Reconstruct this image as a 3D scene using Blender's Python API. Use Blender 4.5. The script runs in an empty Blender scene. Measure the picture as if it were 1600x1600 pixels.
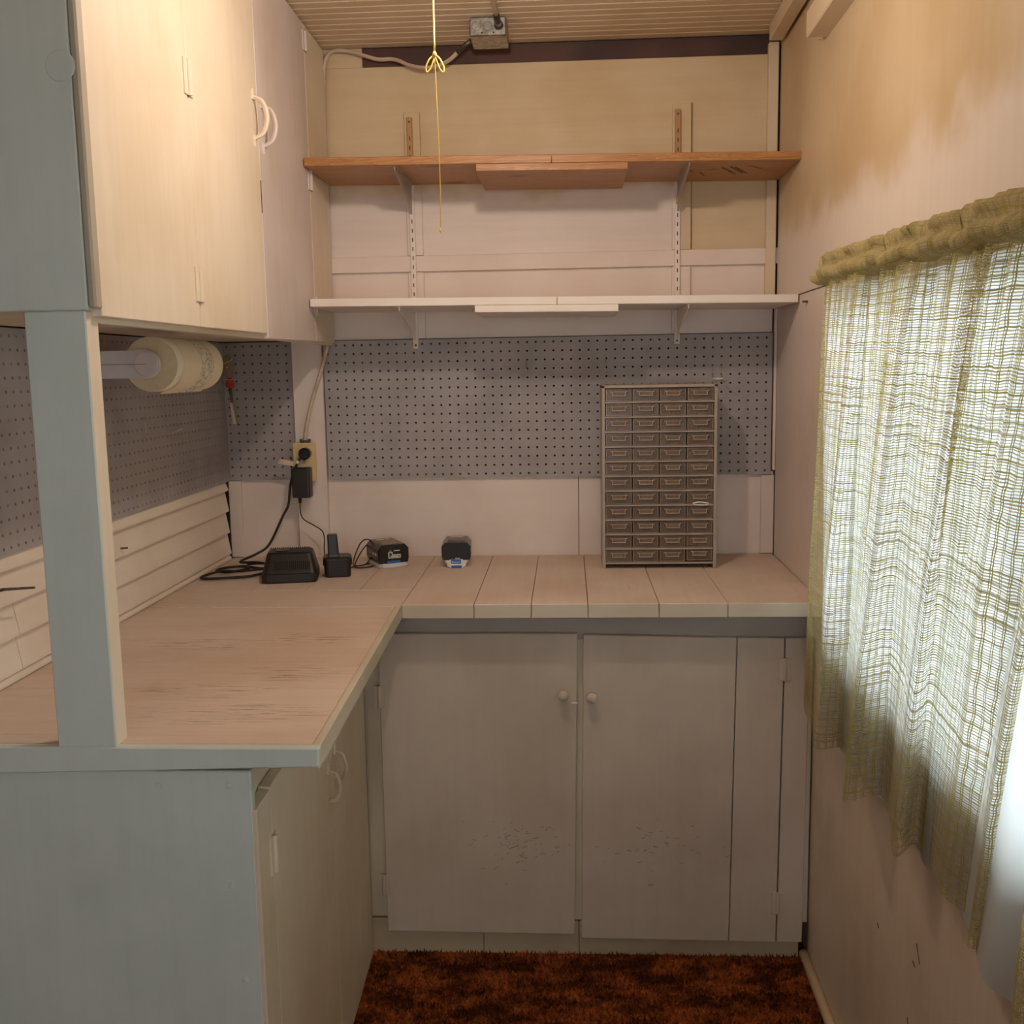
import bpy, bmesh, math, random
from mathutils import Vector, Matrix
random.seed(7)
SC = bpy.context.scene
COL = SC.collection

# ------------------------------------------------------------------ camera
cd = bpy.data.cameras.new('camera'); cam = bpy.data.objects.new('camera', cd); COL.objects.link(cam)
RIGHT = Vector((0.99843, 0.05328, -0.01721)); UP = Vector((0.00972, 0.13772, 0.99042)); FWD = Vector((-0.05514, 0.98904, -0.13699))
mw = Matrix.Identity(4)
for i in range(3):
    mw[i][0], mw[i][1], mw[i][2] = RIGHT[i], UP[i], -FWD[i]
mw.translation = (0.6758, -3.0289, 1.4833)
cam.matrix_world = mw
cd.sensor_width = 36.0; cd.lens = 36.0 * 1615.67 / 1600.0; cd.clip_start = 0.05
SC.camera = cam
# ------------------------------------------------------------------ world, lamp, exposure
SC.view_settings.view_transform = 'Standard'; SC.view_settings.look = 'None'
SC.view_settings.gamma = 1.0; SC.view_settings.use_curve_mapping = False
SC.view_settings.exposure = 0.0
W = bpy.data.worlds.new('sky'); SC.world = W; W.use_nodes = True
W.node_tree.nodes['Background'].inputs[0].default_value = (0.93, 0.98, 1.0, 1)
W.node_tree.nodes['Background'].inputs[1].default_value = 4.6
LAMP = (0.53, -1.20, 2.145)
ld = bpy.data.lights.new('bulb_light', 'POINT'); lo = bpy.data.objects.new('bulb_light', ld); COL.objects.link(lo)
lo.location = LAMP; ld.energy = 14.0; ld.color = (1.0, 0.84, 0.70); ld.shadow_soft_size = 0.03

# ------------------------------------------------------------------ object helpers
def root_loc(o):
    v = Vector((0, 0, 0))
    while o is not None:
        v += o.location; o = o.parent
    return v
def obj(name, bm, mat, parent=None, loc=None, smooth=False, doubles=False):
    if parent is not None: off = root_loc(parent)
    elif loc is not None: off = Vector(loc)
    else: off = Vector((0, 0, 0))
    if off.length: bmesh.ops.translate(bm, verts=bm.verts, vec=-off)
    bmesh.ops.recalc_face_normals(bm, faces=bm.faces)
    me = bpy.data.meshes.new(name); bm.to_mesh(me); bm.free()
    for m in (mat if isinstance(mat, (list, tuple)) else [mat]): me.materials.append(m)
    if smooth:
        me.polygons.foreach_set('use_smooth', [True] * len(me.polygons))
    o = bpy.data.objects.new(name, me); COL.objects.link(o)
    if parent is not None: o.parent = parent
    else: o.location = off
    return o
def tag(o, label, cat, group=None):
    o['label'] = label; o['category'] = cat
    if group: o['group'] = group
    return o
def thing(name, label, cat, loc, group=None):
    o = bpy.data.objects.new(name, None); COL.objects.link(o); o.location = loc; o.empty_display_size = .05
    return tag(o, label, cat, group)
def struct(o, label=None):
    o['kind'] = 'structure'
    if label: o['label'] = label
    return o
def NB(): return bmesh.new()
def box(bm, x0, x1, y0, y1, z0, z1, b=0.0, mi=0):
    vs = [bm.verts.new((x, y, z)) for x in (x0, x1) for y in (y0, y1) for z in (z0, z1)]
    fs = [bm.faces.new([vs[i] for i in f]) for f in ((0, 1, 3, 2), (4, 6, 7, 5), (0, 4, 5, 1), (2, 3, 7, 6), (0, 2, 6, 4), (1, 5, 7, 3))]
    for f in fs: f.material_index = mi
    if b > 0:
        es = list({e for f in fs for e in f.edges})
        r = bmesh.ops.bevel(bm, geom=es, offset=b, segments=1, affect='EDGES', profile=.5)
        for f in r['faces']: f.material_index = mi
    return vs
def prism(bm, pts, axis, a0, a1, b=0.0, mi=0):
    def P(u, v, a): return {'x': (a, u, v), 'y': (u, a, v), 'z': (u, v, a)}[axis]
    A = [bm.verts.new(P(u, v, a0)) for u, v in pts]; B = [bm.verts.new(P(u, v, a1)) for u, v in pts]
    n = len(pts); fs = [bm.faces.new(A), bm.faces.new(B[::-1])]
    for i in range(n): fs.append(bm.faces.new([A[i], B[i], B[(i + 1) % n], A[(i + 1) % n]]))
    for f in fs: f.material_index = mi
    if b > 0:
        es = list({e for f in fs for e in f.edges})
        bmesh.ops.bevel(bm, geom=es, offset=b, segments=1, affect='EDGES', profile=.5)
def loft(bm, rings, caps=True, mi=0, closed=False):
    R = [[bm.verts.new(p) for p in r] for r in rings]; n = len(R[0])
    pairs = list(zip(R, R[1:])) + ([(R[-1], R[0])] if closed else [])
    for a, b in pairs:
        for i in range(n):
            f = bm.faces.new([a[i], a[(i + 1) % n], b[(i + 1) % n], b[i]]); f.material_index = mi
    if caps and not closed:
        for r in (R[0], R[-1]):
            f = bm.faces.new(r); f.material_index = mi
def lathe(bm, prof, org, axis='z', n=20, mi=0):
    rings = []
    for r, h in prof:
        r = max(r, 1e-5); ring = []
        for k in range(n):
            a = 2 * math.pi * k / n; c, s = r * math.cos(a), r * math.sin(a)
            v = {'z': (c, s, h), 'y': (c, h, s), 'x': (h, c, s), '-y': (c, -h, s)}[axis]
            ring.append((org[0] + v[0], org[1] + v[1], org[2] + v[2]))
        rings.append(ring)
    loft(bm, rings, True, mi)
def catmull(pts, sub):
    P = [Vector(p) for p in pts]; out = []
    for i in range(len(P) - 1):
        p0 = P[i - 1] if i > 0 else P[i] * 2 - P[i + 1]; p1, p2 = P[i], P[i + 1]
        p3 = P[i + 2] if i + 2 < len(P) else P[i + 1] * 2 - P[i]
        for k in range(sub):
            t = k / sub
            out.append(.5 * ((2 * p1) + (p2 - p0) * t + (2 * p0 - 5 * p1 + 4 * p2 - p3) * t * t + (3 * p1 - p0 - 3 * p2 + p3) * t ** 3))
    out.append(P[-1]); return out
def tube(bm, pts, r, n=8, sub=0, mi=0, flat=1.0):
    P = catmull(pts, sub) if sub else [Vector(p) for p in pts]
    rings = []; up = None
    for i, p in enumerate(P):
        d = (P[min(i + 1, len(P) - 1)] - P[max(i - 1, 0)]).normalized()
        if up is None:
            up = d.orthogonal().normalized()
        u = (up - d * up.dot(d))
        u = u.normalized() if u.length > 1e-6 else d.orthogonal().normalized()
        up = u; w = d.cross(u)
        rr = r(i / (len(P) - 1)) if callable(r) else r
        rings.append([p + (u * math.cos(2 * math.pi * k / n) + w * math.sin(2 * math.pi * k / n) * flat) * rr for k in range(n)])
    loft(bm, rings, True, mi)
def rrect(w, d, r, z, n=3, cx=0, cy=0):
    pts = []
    for sx, sy, a0 in ((1, 1, 0), (-1, 1, 90), (-1, -1, 180), (1, -1, 270)):
        for k in range(n + 1):
            a = math.radians(a0 + 90 * k / n)
            pts.append((cx + sx * (w / 2 - r) + r * math.cos(a), cy + sy * (d / 2 - r) + r * math.sin(a), z))
    return pts

# ------------------------------------------------------------------ material helpers
def lin(c):
    if isinstance(c, str):
        c = [int(c[i:i + 2], 16) / 255 for i in (1, 3, 5)]
        c = [x / 12.92 if x <= .04045 else ((x + .055) / 1.055) ** 2.4 for x in c]
    return (c[0], c[1], c[2], 1)
class NT:
    def __init__(s, name):
        s.m = bpy.data.materials.new(name); s.m.use_nodes = True; s.t = s.m.node_tree; s.t.nodes.clear()
        s.out = s.t.nodes.new('ShaderNodeOutputMaterial')
        s._pos = None
    def n(s, typ, ins=None, **kw):
        nd = s.t.nodes.new('ShaderNode' + typ)
        for k, v in kw.items(): setattr(nd, k, v)
        for k, v in (ins or {}).items():
            if hasattr(v, 'is_output') or isinstance(v, bpy.types.NodeSocket): s.t.links.new(v, nd.inputs[k])
            else: nd.inputs[k].default_value = v
        return nd
    def pos(s):
        if s._pos is None: s._pos = s.n('NewGeometry').outputs['Position']
        return s._pos
    def math(s, op, a, b=0.0, c=None, clamp=False):
        ins = {0: a, 1: b}
        if c is not None: ins[2] = c
        return s.n('Math', ins, operation=op, use_clamp=clamp).outputs[0]
    def mapped(s, scale, vec=None, rot=(0, 0, 0)):
        return s.n('Mapping', {'Vector': vec if vec is not None else s.pos(), 'Scale': scale, 'Rotation': rot}).outputs[0]
    def noise(s, vec, scale, detail=3.0, rough=.55, dist=0.0):
        return s.n('TexNoise', {'Vector': vec, 'Scale': scale, 'Detail': detail, 'Roughness': rough, 'Distortion': dist}).outputs[0]
    def ramp(s, f, a, b):      # smooth 0..1 between a and b
        return s.n('MapRange', {0: f, 1: a, 2: b, 3: 0.0, 4: 1.0}, interpolation_type='SMOOTHSTEP').outputs[0]
    def mix(s, f, a, b, blend='MIX'):
        nd = s.n('Mix', data_type='RGBA', blend_type=blend)
        for i, v in ((0, f), (6, a), (7, b)):
            if isinstance(v, bpy.types.NodeSocket): s.t.links.new(v, nd.inputs[i])
            else: nd.inputs[i].default_value = v
        return nd.outputs[2]
    def bump(s, h, strength, dist=.002):
        return s.n('Bump', {'Height': h, 'Strength': strength, 'Distance': dist}).outputs[0]
    def bsdf(s, col, rough=.5, normal=None, metal=0.0, **ins):
        d = {'Base Color': col, 'Roughness': rough, 'Metallic': metal}
        if normal is not None: d['Normal'] = normal
        nd = s.n('BsdfPrincipled', d)
        for k, v in ins.items(): nd.inputs[k.replace('_', ' ')].default_value = v
        return nd.outputs[0]
    def done(s, sh):
        s.t.links.new(sh, s.out.inputs[0]); return s.m
GR = {'x': (2.2, 45, 45), 'y': (45, 2.2, 45), 'z': (45, 45, 2.2), None: (22, 22, 22)}
def paint(name, base, alt, grain='z', streak=.25, stain='#7a6650', amt=.10, rough=.5, bump=.25, mask=None, maskcol=None, wear=None):
    t = NT(name); p = t.pos()
    big = t.ramp(t.noise(p, 3.0, 4), .38, .66)
    c = t.mix(big, lin(base), lin(alt))
    if mask is not None: c = t.mix(mask(t), c, lin(maskcol))
    g = t.noise(t.mapped(GR[grain]), 1.0, 5, .6)
    gm = t.ramp(g, .35, .7)
    dark = t.mix(1.0, c, (.86, .84, .81, 1), 'MULTIPLY')
    c = t.mix(t.math('MULTIPLY', gm, streak), c, dark)
    sp = t.ramp(t.noise(p, 38.0, 4, .7), .70, .80); zone = t.ramp(t.noise(p, 2.1, 2), .45, .7)
    c = t.mix(t.math('MULTIPLY', t.math('MULTIPLY', sp, zone), amt * 4, clamp=True), c, lin(stain))
    dirt = t.ramp(t.noise(p, 1.4, 5, .65), .52, .80)
    c = t.mix(t.math('MULTIPLY', dirt, amt), c, lin(stain))
    if wear is not None:
        wcol, lo, hi, k = wear
        w = t.ramp(t.noise(t.mapped({'x': (9, 170, 30), 'y': (150, 8, 30), 'z': (60, 60, 1.6)}[grain]), 1.0, 8, .75), lo, hi)
        wz = t.ramp(t.noise(p, 4.0, 3), .42, .66)
        if grain == 'x':             # patches where the paint is scratched through
            wz = t.math('MULTIPLY', wz, .25); sx = t.n('SeparateXYZ', {0: p})
            for px, py, rx, ry in ((-.06, -.99, .13, .05), (.13, -.955, .12, .05), (.04, -1.30, .12, .045), (.15, -1.20, .10, .06), (.12, -1.42, .16, .06)):
                d = t.math('ADD', t.math('POWER', t.math('DIVIDE', t.math('SUBTRACT', sx.outputs[0], px), rx), 2.0), t.math('POWER', t.math('DIVIDE', t.math('SUBTRACT', sx.outputs[1], py), ry), 2.0))
                wz = t.math('MAXIMUM', wz, t.ramp(d, 1.6, .1))
        c = t.mix(t.math('MULTIPLY', t.math('MULTIPLY', w, wz), k), c, lin(wcol))
    h = t.math('ADD', t.math('MULTIPLY', g, .7), t.math('MULTIPLY', t.noise(p, 60.0, 3), .5))
    return t.done(t.bsdf(c, rough, t.bump(h, bump, .0015)))
def plain(name, col, rough=.5, metal=0.0, bump=0.0, var=.12, scale=40, **kw):
    t = NT(name); n = t.noise(t.pos(), scale, 3)
    c0 = lin(col); c1 = tuple(x * (1 - var * 2) for x in c0[:3]) + (1,)
    c = t.mix(t.ramp(n, .3, .7), c0, c1)
    return t.done(t.bsdf(c, rough, t.bump(n, bump) if bump else None, metal, **kw))

def ymask(y0, y1, z0, z1):
    def f(t):
        s = t.n('SeparateXYZ', {0: t.pos()}); w = t.math('MULTIPLY', t.math('SUBTRACT', t.noise(t.pos(), 5.0, 3), .5), .3)
        return t.math('MULTIPLY', t.ramp(t.math('ADD', s.outputs[1], w), y0, y1), t.ramp(t.math('ADD', s.outputs[2], w), z0, z1))
    return f
def zmask(z0, soft, xmax=None):
    def f(t):
        s = t.n('SeparateXYZ', {0: t.pos()}); w = t.math('MULTIPLY', t.math('SUBTRACT', t.noise(t.pos(), 7.0, 3), .5), .16)
        m = t.ramp(t.math('ADD', s.outputs[2], w), z0 + soft, z0 - soft)
        if xmax is not None: m = t.math('MULTIPLY', m, t.ramp(s.outputs[0], xmax + .01, xmax - .01))
        return m
    return f
CREAM, CREAM2 = '#d8c3a0', '#cdb48c'
PINK, PINK2 = '#e6d8d0', '#decdc3'
M = {}
M['cream'] = paint('cream_wall_paint', CREAM, CREAM2, 'x', .35, bump=.35)
M['cream_to_white'] = paint('cream_wall_paint_touched_up_white', CREAM, CREAM2, 'x', .35, mask=zmask(1.985, .03, 1.0), maskcol=PINK)
M['pink'] = paint('pinkish_white_wall_paint', PINK, PINK2, 'x', .15, amt=.06)
M['pink_v'] = paint('pinkish_white_trim_paint', PINK, PINK2, 'z', .25, amt=.08)
M['shelf_white'] = paint('white_shelf_paint', '#ece4de', '#e4d9d0', 'x', .12, amt=.04, rough=.45)
M['siding'] = paint('white_siding_paint', '#ece0d2', '#e6d6c6', 'y', .25, amt=.10)
M['right'] = paint('right_wall_paint', '#cfb998', '#c4aa84', 'z', .2, amt=.12, mask=zmask(1.84, .05), maskcol='#dfd2c8')
M['right_low'] = paint('right_lower_wall_paint', '#dccbb8', '#d0bda6', 'z', .25, amt=.30, stain='#6a5138', mask=ymask(-1.0, -.75, .3, .8), maskcol='#e2d4cc')
M['cab_cream'] = paint('cream_cabinet_paint', '#e6d9c6', '#dfceb6', 'z', .30, amt=.05)
M['cab_lilac'] = paint('lilac_white_cabinet_paint', '#dcd0ce', '#d2c4bc', 'z', .35, amt=.05)
M['door_grey'] = paint('grey_white_door_paint', '#cbbcae', '#c2b2a2', 'z', .2, amt=.22, stain='#6f5f50')
M['door_face'] = paint('cream_door_paint', '#ddd0ba', '#d4c4aa', 'z', .25, amt=.14, stain='#7a6248')
M['apron'] = paint('grey_apron_paint', '#b4aaa2', '#a89e96', 'x', .2, amt=.25, stain='#5d5048')
M['kick'] = paint('worn_kickboard_paint', '#c9b79b', '#b5a286', 'x', .4, amt=.45, stain='#5e4a36')
M['blue'] = paint('blue_grey_paint', '#d2d8d2', '#c8cfc9', 'z', .2, amt=.22, stain='#a39474')
M['stile_shade'] = paint('greyish_tan_rounded_edge_shade', '#b3aa98', '#a89c88', 'z', .2, amt=.2)  # tan colour paints in the shading of the rounded corner edge
M['trim_grey'] = paint('worktop_edge_paint', '#d2c8b4', '#c6bba6', 'y', .3, amt=.2)
M['endgrain'] = paint('end_grain_paint', '#d4cab8', '#c8bca8', 'x', .3, amt=.2)
M['top_x'] = paint('worn_whitewashed_planks_lengthwise', '#dcc8b9', '#d3bba8', 'x', .35, amt=.20, stain='#9a6c44', rough=.6, bump=.5, wear=('#6e4c36', .52, .62, .85))
M['top_y'] = paint('worn_whitewashed_planks_crosswise', '#dac7b9', '#cfb8a5', 'y', .35, amt=.28, stain='#a5723e', rough=.6, bump=.45, wear=('#9a6c44', .57, .70, .6))
M['filler'] = plain('white_seam_filler', '#efe0cc', .6)
M['ceil'] = paint('ceiling_board_paint', '#d9c6ac', '#cfb999', 'x', .25, amt=.15)
M['trimc'] = paint('corner_trim_paint', '#ddcab0', '#d2bc9c', 'y', .2, amt=.12)
M['dark_beam_cavity'] = paint('dark_beam_stain_and_cavity_shade', '#5a3a30', '#3f2a26', 'x', .6, amt=.3, stain='#2a1c18', rough=.6)
M['raw'] = paint('raw_wood', '#a08a6c', '#8d7658', 'z', .5, amt=.3, stain='#5a4632')
M['patch'] = plain('rough_plaster_patch', '#d9c4ae', .9, bump=.9, scale=60)
M['black'] = plain('black_plastic', '#221d1e', .38, var=.1, bump=.05, scale=400)
M['black_gloss'] = plain('black_glossy_plastic', '#161314', .22, var=.05)
M['rubber'] = plain('black_cord_rubber', '#14110f', .45)
M['darkgap'] = plain('dark_recess', '#0d0908', .9)
M['steel'] = plain('galvanised_steel', '#b4b0a8', .38, .9, .1, .25, 70)
M['steel_dark'] = plain('dull_zinc', '#7a746c', .45, .8, .1, .3, 60)
M['wire'] = plain('bright_wire_steel', '#cfc6bc', .35, .35)
M['cab_metal'] = plain('beige_grey_cabinet_enamel', '#aa9c90', .42, .0, .05, .08)
M['almond'] = plain('almond_outlet_plastic', '#dcc08c', .4, var=.04)
M['cable'] = plain('painted_grey_cable', '#cbb8a4', .55, var=.08)
M['yellow'] = plain('yellow_nylon_cord', '#f0d060', .6, bump=.4, scale=900)
M['white_plastic'] = plain('white_plastic', '#e9e4e0', .35, var=.04)
M['lav_plastic'] = plain('pale_lavender_plastic', '#d6cfd4', .35, var=.03)
M['grey_plastic'] = plain('pale_grey_plastic', '#c9c4bf', .35, var=.05)
M['blue_plastic'] = plain('blue_plastic', '#2f5fa8', .35, var=.05)
M['brass'] = plain('worn_brass', '#c9973f', .35, .8)
M['red'] = plain('red_bristle_ferrule', '#b8321f', .5)
M['label_white'] = plain('printed_white', '#e6e2dc', .5, var=.03)
M['label_brown'] = plain('printed_label', '#9a7a66', .4, var=.2, scale=120)
M['label_insert'] = plain('faded_drawer_label', '#7d6856', .6, var=.2, scale=300)
M['card'] = plain('paper_card', '#d8c8ae', .7)
M['tan'] = plain('tan_painted_steel', '#b88c5c', .5, var=.1)

def two_tone_standard():
    t = NT('slotted_standard_paint'); s = t.n('SeparateXYZ', {0: t.pos()})
    w = t.math('MULTIPLY', t.math('SUBTRACT', t.noise(t.pos(), 30.0, 2), .5), .03)
    m = t.ramp(t.math('ADD', s.outputs[2], w), 2.03, 2.05)
    return t.done(t.bsdf(t.mix(m, lin('#e6dad0'), lin('#b58a5e')), .45))
M['standard'] = two_tone_standard()
def wood(name, a, b, c):
    t = NT(name); p = t.mapped((1.3, 16, 16))
    n = t.noise(p, 2.2, 4, .6, 1.2); rings = t.math('FRACT', t.math('MULTIPLY', n, 9.0))
    col = t.mix(t.ramp(rings, .1, .9), lin(a), lin(b))
    fine = t.ramp(t.noise(t.mapped((6, 220, 220)), 1.0, 3), .45, .7)
    col = t.mix(t.math('MULTIPLY', fine, .5), col, lin(c))
    v = t.n('TexVoronoi', {'Vector': t.mapped((4.2, 9, 9)), 'Scale': 1.0}); k = t.ramp(v.outputs['Distance'], .16, .07)
    col = t.mix(t.math('MULTIPLY', k, .75), col, lin('#5a2c16'))
    return t.done(t.bsdf(col, .42, t.bump(fine, .15)))
M['pine'] = wood('varnished_pine', '#b5824c', '#a36e3c', '#8d5a2c')
def pegmat():
    t = NT('grey_pegboard_paint'); p = t.pos()
    c = t.mix(t.ramp(t.noise(p, 5.0, 4), .35, .7), lin('#a8a2a2'), lin('#989293'))
    c = t.mix(t.math('MULTIPLY', t.ramp(t.noise(p, 3.0, 5, .65), .56, .74), .30), c, lin('#b8b2ac'))
    sp = t.ramp(t.noise(p, 45.0, 2), .76, .80)
    c = t.mix(t.math('MULTIPLY', sp, .7), c, lin('#4b4548'))
    return t.done(t.bsdf(c, .6, t.bump(t.noise(p, 160.0, 3), .15)))
M['peg'] = pegmat()
def carpet(name):
    t = NT(name); p = t.pos()
    a = t.ramp(t.noise(t.mapped((1, 1.7, 1)), 9.0, 5, .7), .40, .62)
    c = t.mix(a, lin('#4a2212'), lin('#a4562a'))
    b = t.ramp(t.noise(p, 70.0, 4, .7), .42, .66)
    c = t.mix(t.math('MULTIPLY', b, .65), c, lin('#24100a'))
    f = t.ramp(t.noise(p, 260.0, 2), .55, .75)
    c = t.mix(t.math('MULTIPLY', f, .35), c, lin('#b8622a'))
    return t.done(t.bsdf(c, .95, None, 0.0, Specular_IOR_Level=.1))
M['carpet'] = carpet('rust_brown_carpet')
def drawer_plastic(name, col, alpha):
    t = NT(name)
    sh = t.bsdf(lin(col), .22); tr = t.n('BsdfTransparent', {0: (.74, .68, .62, 1)}).outputs[0]
    return t.done(t.n('MixShader', {0: alpha, 1: tr, 2: sh}).outputs[0])
M['smoke'] = drawer_plastic('smoky_clear_drawer_plastic', '#9a877a', .36)
M['smoke_rim'] = plain('moulded_plastic_rim', '#a59080', .3, var=.08)
M['pull'] = plain('beige_label_holder', '#b9a28c', .35, var=.1)
def cloth_mat(name, gaps):
    t = NT(name); uv = t.n('TexCoord').outputs['UV']
    wob = t.n('TexNoise', {'Vector': t.n('Mapping', {'Vector': uv, 'Scale': (26, 26, 26)}).outputs[0], 'Scale': 1.0, 'Detail': 3.0}).outputs[1]
    wob = t.n('VectorMath', {0: wob, 1: (.5, .5, .5)}, operation='SUBTRACT').outputs[0]
    wob = t.n('VectorMath', {0: wob, 3: .011}, operation='SCALE').outputs[0]
    s = t.n('SeparateXYZ', {0: t.n('VectorMath', {0: uv, 1: wob}, operation='ADD').outputs[0]})
    u, v = s.outputs[0], s.outputs[1]
    def line(x, pitch, w):     # 1 on a thread, 0 in the gap
        f = t.math('ABSOLUTE', t.math('SUBTRACT', t.math('FRACT', t.math('DIVIDE', x, pitch)), .5))
        return t.ramp(f, w, w * .72)
    thick = t.ramp(t.n('TexNoise', {'Vector': t.n('CombineXYZ', {0: t.math('MULTIPLY', u, 4.0), 1: t.math('MULTIPLY', v, 90.0)}).outputs[0], 'Scale': 1.0, 'Detail': 2.0}).outputs[0], .35, .7)
    weft = t.math('MAXIMUM', line(v, .0042, .16), t.math('MULTIPLY', line(v, .0042, .34), thick))
    weft2 = t.math('MULTIPLY', line(v, .0165, .055), t.ramp(t.noise(t.mapped((3.0, 70.0, 1), uv), 1.0, 1), .42, .5))
    warp = t.math('MAXIMUM', line(u, .0190, .055), t.math('MAXIMUM', line(t.math('ADD', u, .0042), .0190, .048), line(t.math('ADD', u, .010), .038, .024)))
    band = t.ramp(t.math('ABSOLUTE', t.math('SUBTRACT', t.math('FRACT', t.math('DIVIDE', u, .155)), .5)), .06, .05)
    warp = t.math('MAXIMUM', warp, t.math('MULTIPLY', band, line(u, .0038, .30)))
    cov = t.math('MAXIMUM', t.math('MAXIMUM', weft, weft2), warp, clamp=True)
    cov = t.math('MAXIMUM', cov, 1.0 - gaps)
    colr = t.mix(t.math('MAXIMUM', warp, weft2), lin('#dccda4'), lin('#b0ab58'))
    colr = t.mix(t.math('MULTIPLY', t.noise(uv, 30.0, 3), .5), colr, lin('#bfa878'))
    h = t.math('ADD', t.math('ADD', weft, warp), t.n('TexNoise', {'Vector': uv, 'Scale': 400.0}).outputs[0])
    nm = t.bump(h, .6, .003)
    d = t.n('BsdfDiffuse', {0: colr, 'Normal': nm}).outputs[0]; tl = t.n('BsdfTranslucent', {0: colr}).outputs[0]
    body = t.n('MixShader', {0: .34, 1: d, 2: tl}).outputs[0]
    return t.done(t.n('MixShader', {0: cov, 1: t.n('BsdfTransparent').outputs[0], 2: body}).outputs[0])
M['weave'] = cloth_mat('open_weave_straw_curtain', 1.0)
M['weave_dense'] = cloth_mat('gathered_straw_weave', .12)
def lining_mat():
    t = NT('white_curtain_lining')
    c = lin('#e8eef2'); n = t.bump(t.noise(t.pos(), 300.0, 2), .1)
    return t.done(t.n('MixShader', {0: .62, 1: t.n('BsdfDiffuse', {0: c, 'Normal': n}).outputs[0], 2: t.n('BsdfTranslucent', {0: c}).outputs[0]}).outputs[0])
M['lining'] = lining_mat()
def glass_mat():
    t = NT('window_glass'); fr = t.n('Fresnel', {0: 1.45}).outputs[0]
    return t.done(t.n('MixShader', {0: fr, 1: t.n('BsdfTransparent', {0: (.97, .99, .98, 1)}).outputs[0], 2: t.n('BsdfGlossy', {'Roughness': .02}).outputs[0]}).outputs[0])
M['glass'] = glass_mat()
def towel_mat():
    t = NT('printed_paper_towel'); tc = t.n('TexCoord').outputs['Object']
    s = t.n('SeparateXYZ', {0: tc})
    band = t.ramp(t.math('ABSOLUTE', t.math('SUBTRACT', s.outputs[1], .170)), .045, .034)
    ink = t.ramp(t.noise(t.mapped((110, 70, 120), tc), 1.0, 4, .7, 1.5), .50, .56)
    c = t.mix(t.math('MULTIPLY', band, t.math('MULTIPLY', ink, .75)), lin('#ece0c6'), lin('#8d9a98'))
    quilt = t.noise(tc, 160.0, 2)
    return t.done(t.bsdf(c, .9, t.bump(quilt, .25)))
M['towel'] = towel_mat()
M['towel_end'] = plain('paper_towel_end', '#dfcfb2', .95, var=.04, bump=.2, scale=120)
M['screw_heap'] = plain('small_screws', '#dfe2d4', .35, .1, .8, .4, 300)
M['orange'] = plain('copper_fittings', '#b0602c', .4, .4)
M['pinkbits'] = plain('pink_parts', '#b06a60', .5)
M['redbits'] = plain('red_parts', '#8c2c22', .5)
M['pencil'] = plain('dark_marker', '#3a2218', .8)
M['mark'] = plain('dark_scuff', '#5a4a40', .8)
M['scuff'] = plain('grey_scuff', '#7f7163', .8)

def xr(y): return 1.275 + .015 * y          # right wall, not quite square to the back wall
def xi(y): return .275 + (-.63 - y) * .0287  # inner edge of the side worktop
def xf(y): return .165 + (-.58 - y) * .031   # front of the side cabinet
XL = -.345
ZC, ZW = 2.385, .932

# ================================================================== SHELL
bm = NB(); box(bm, -.6, 1.5, -4.4, .1, -.06, 0); struct(obj('floor', bm, M['carpet']), 'rust brown carpeted floor')
fl = bpy.data.objects['floor']
bm = NB()                                                        # carpet pile: short tufts
rnd = random.Random(3)
for i in range(150):
    for j in range(125):
        x = .16 + i * .0074 + rnd.uniform(-.003, .003); y = -.562 - j * .0074 + rnd.uniform(-.003, .003)
        if x > xr(y) - .006 or x < xf(y) + .002: continue
        h = rnd.uniform(.006, .014); lx, ly = rnd.uniform(-.006, .006), rnd.uniform(-.006, .006); a = rnd.uniform(0, 6.28)
        b = [bm.verts.new((x + .0042 * math.cos(a + q * 2.094), y + .0042 * math.sin(a + q * 2.094), -.001)) for q in range(3)]
        tp = bm.verts.new((x + lx, y + ly, h))
        for q in range(3): bm.faces.new((b[q], b[(q + 1) % 3], tp))
o = obj('carpet_pile', bm, M['carpet'], fl); o['kind'] = 'stuff'

bm = NB(); box(bm, -.60, 1.42, .055, .12, 0, 2.5); wb = struct(obj('wall_back', bm, M['dark_beam_cavity']), 'back wall behind the shelves')  # slab coloured dark to stand in for the unlit cavity behind the pegboard holes
def wpanel(name, x0, x1, z0, z1, mat, y=.012, t=.016, b=.0012):
    bm = NB(); box(bm, x0, x1, y, y + t, z0, z1, b); return obj(name, bm, mat, wb)
wpanel('header_beam', .104, 1.255, 2.335, 2.388, M['dark_beam_cavity'], .022, .016)
wpanel('panel', -.02, .1035, 2.335, 2.388, M['cream'], .018)
wpanel('panel', -.345, 1.262, 1.788, 2.334, M['cream_to_white'])
wpanel('panel', -.02, 1.262, 1.575, 1.787, M['pink'])
for x0, x1 in ((.220, .264), (.975, 1.027)):
    wpanel('batten', x0, x1, 1.811, 2.207, M['cream_to_white'], .000, .012, .001)
    wpanel('batten', x0, x1, 1.576, 1.764, M['pink_v'], .000, .012, .001)
for x0, x1 in ((-.018, .2335), (.2345, .9945), (.9955, 1.272)):
    wpanel('batten', x0, x1, 1.766, 1.810, M['pink'], .000, .012, .001)
bm = NB(); box(bm, 1.0275, 1.031, .009, .012, 1.812, 2.212); obj('seam_gap', bm, M['raw'], wb)
wpanel('panel', -.048, .7035, .925, 1.176, M['pink'])
wpanel('panel', .7050, 1.272, .925, 1.176, M['pink'])
wpanel('panel', -.345, -.132, .925, 1.176, M['pink'])
wpanel('batten', -.343, -.305, .934, 1.165, M['pink_v'], .002, .010, .001)
wpanel('batten', 1.236, 1.273, .934, 1.165, M['pink_v'], .004, .008, .001)
bm = NB(); box(bm, -.130, -.041, -.013, .030, .932, 1.578, .0015)
struct(obj('trim_1', bm, M['pink_v']), 'white painted wall stud between the two back pegboards')
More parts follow.
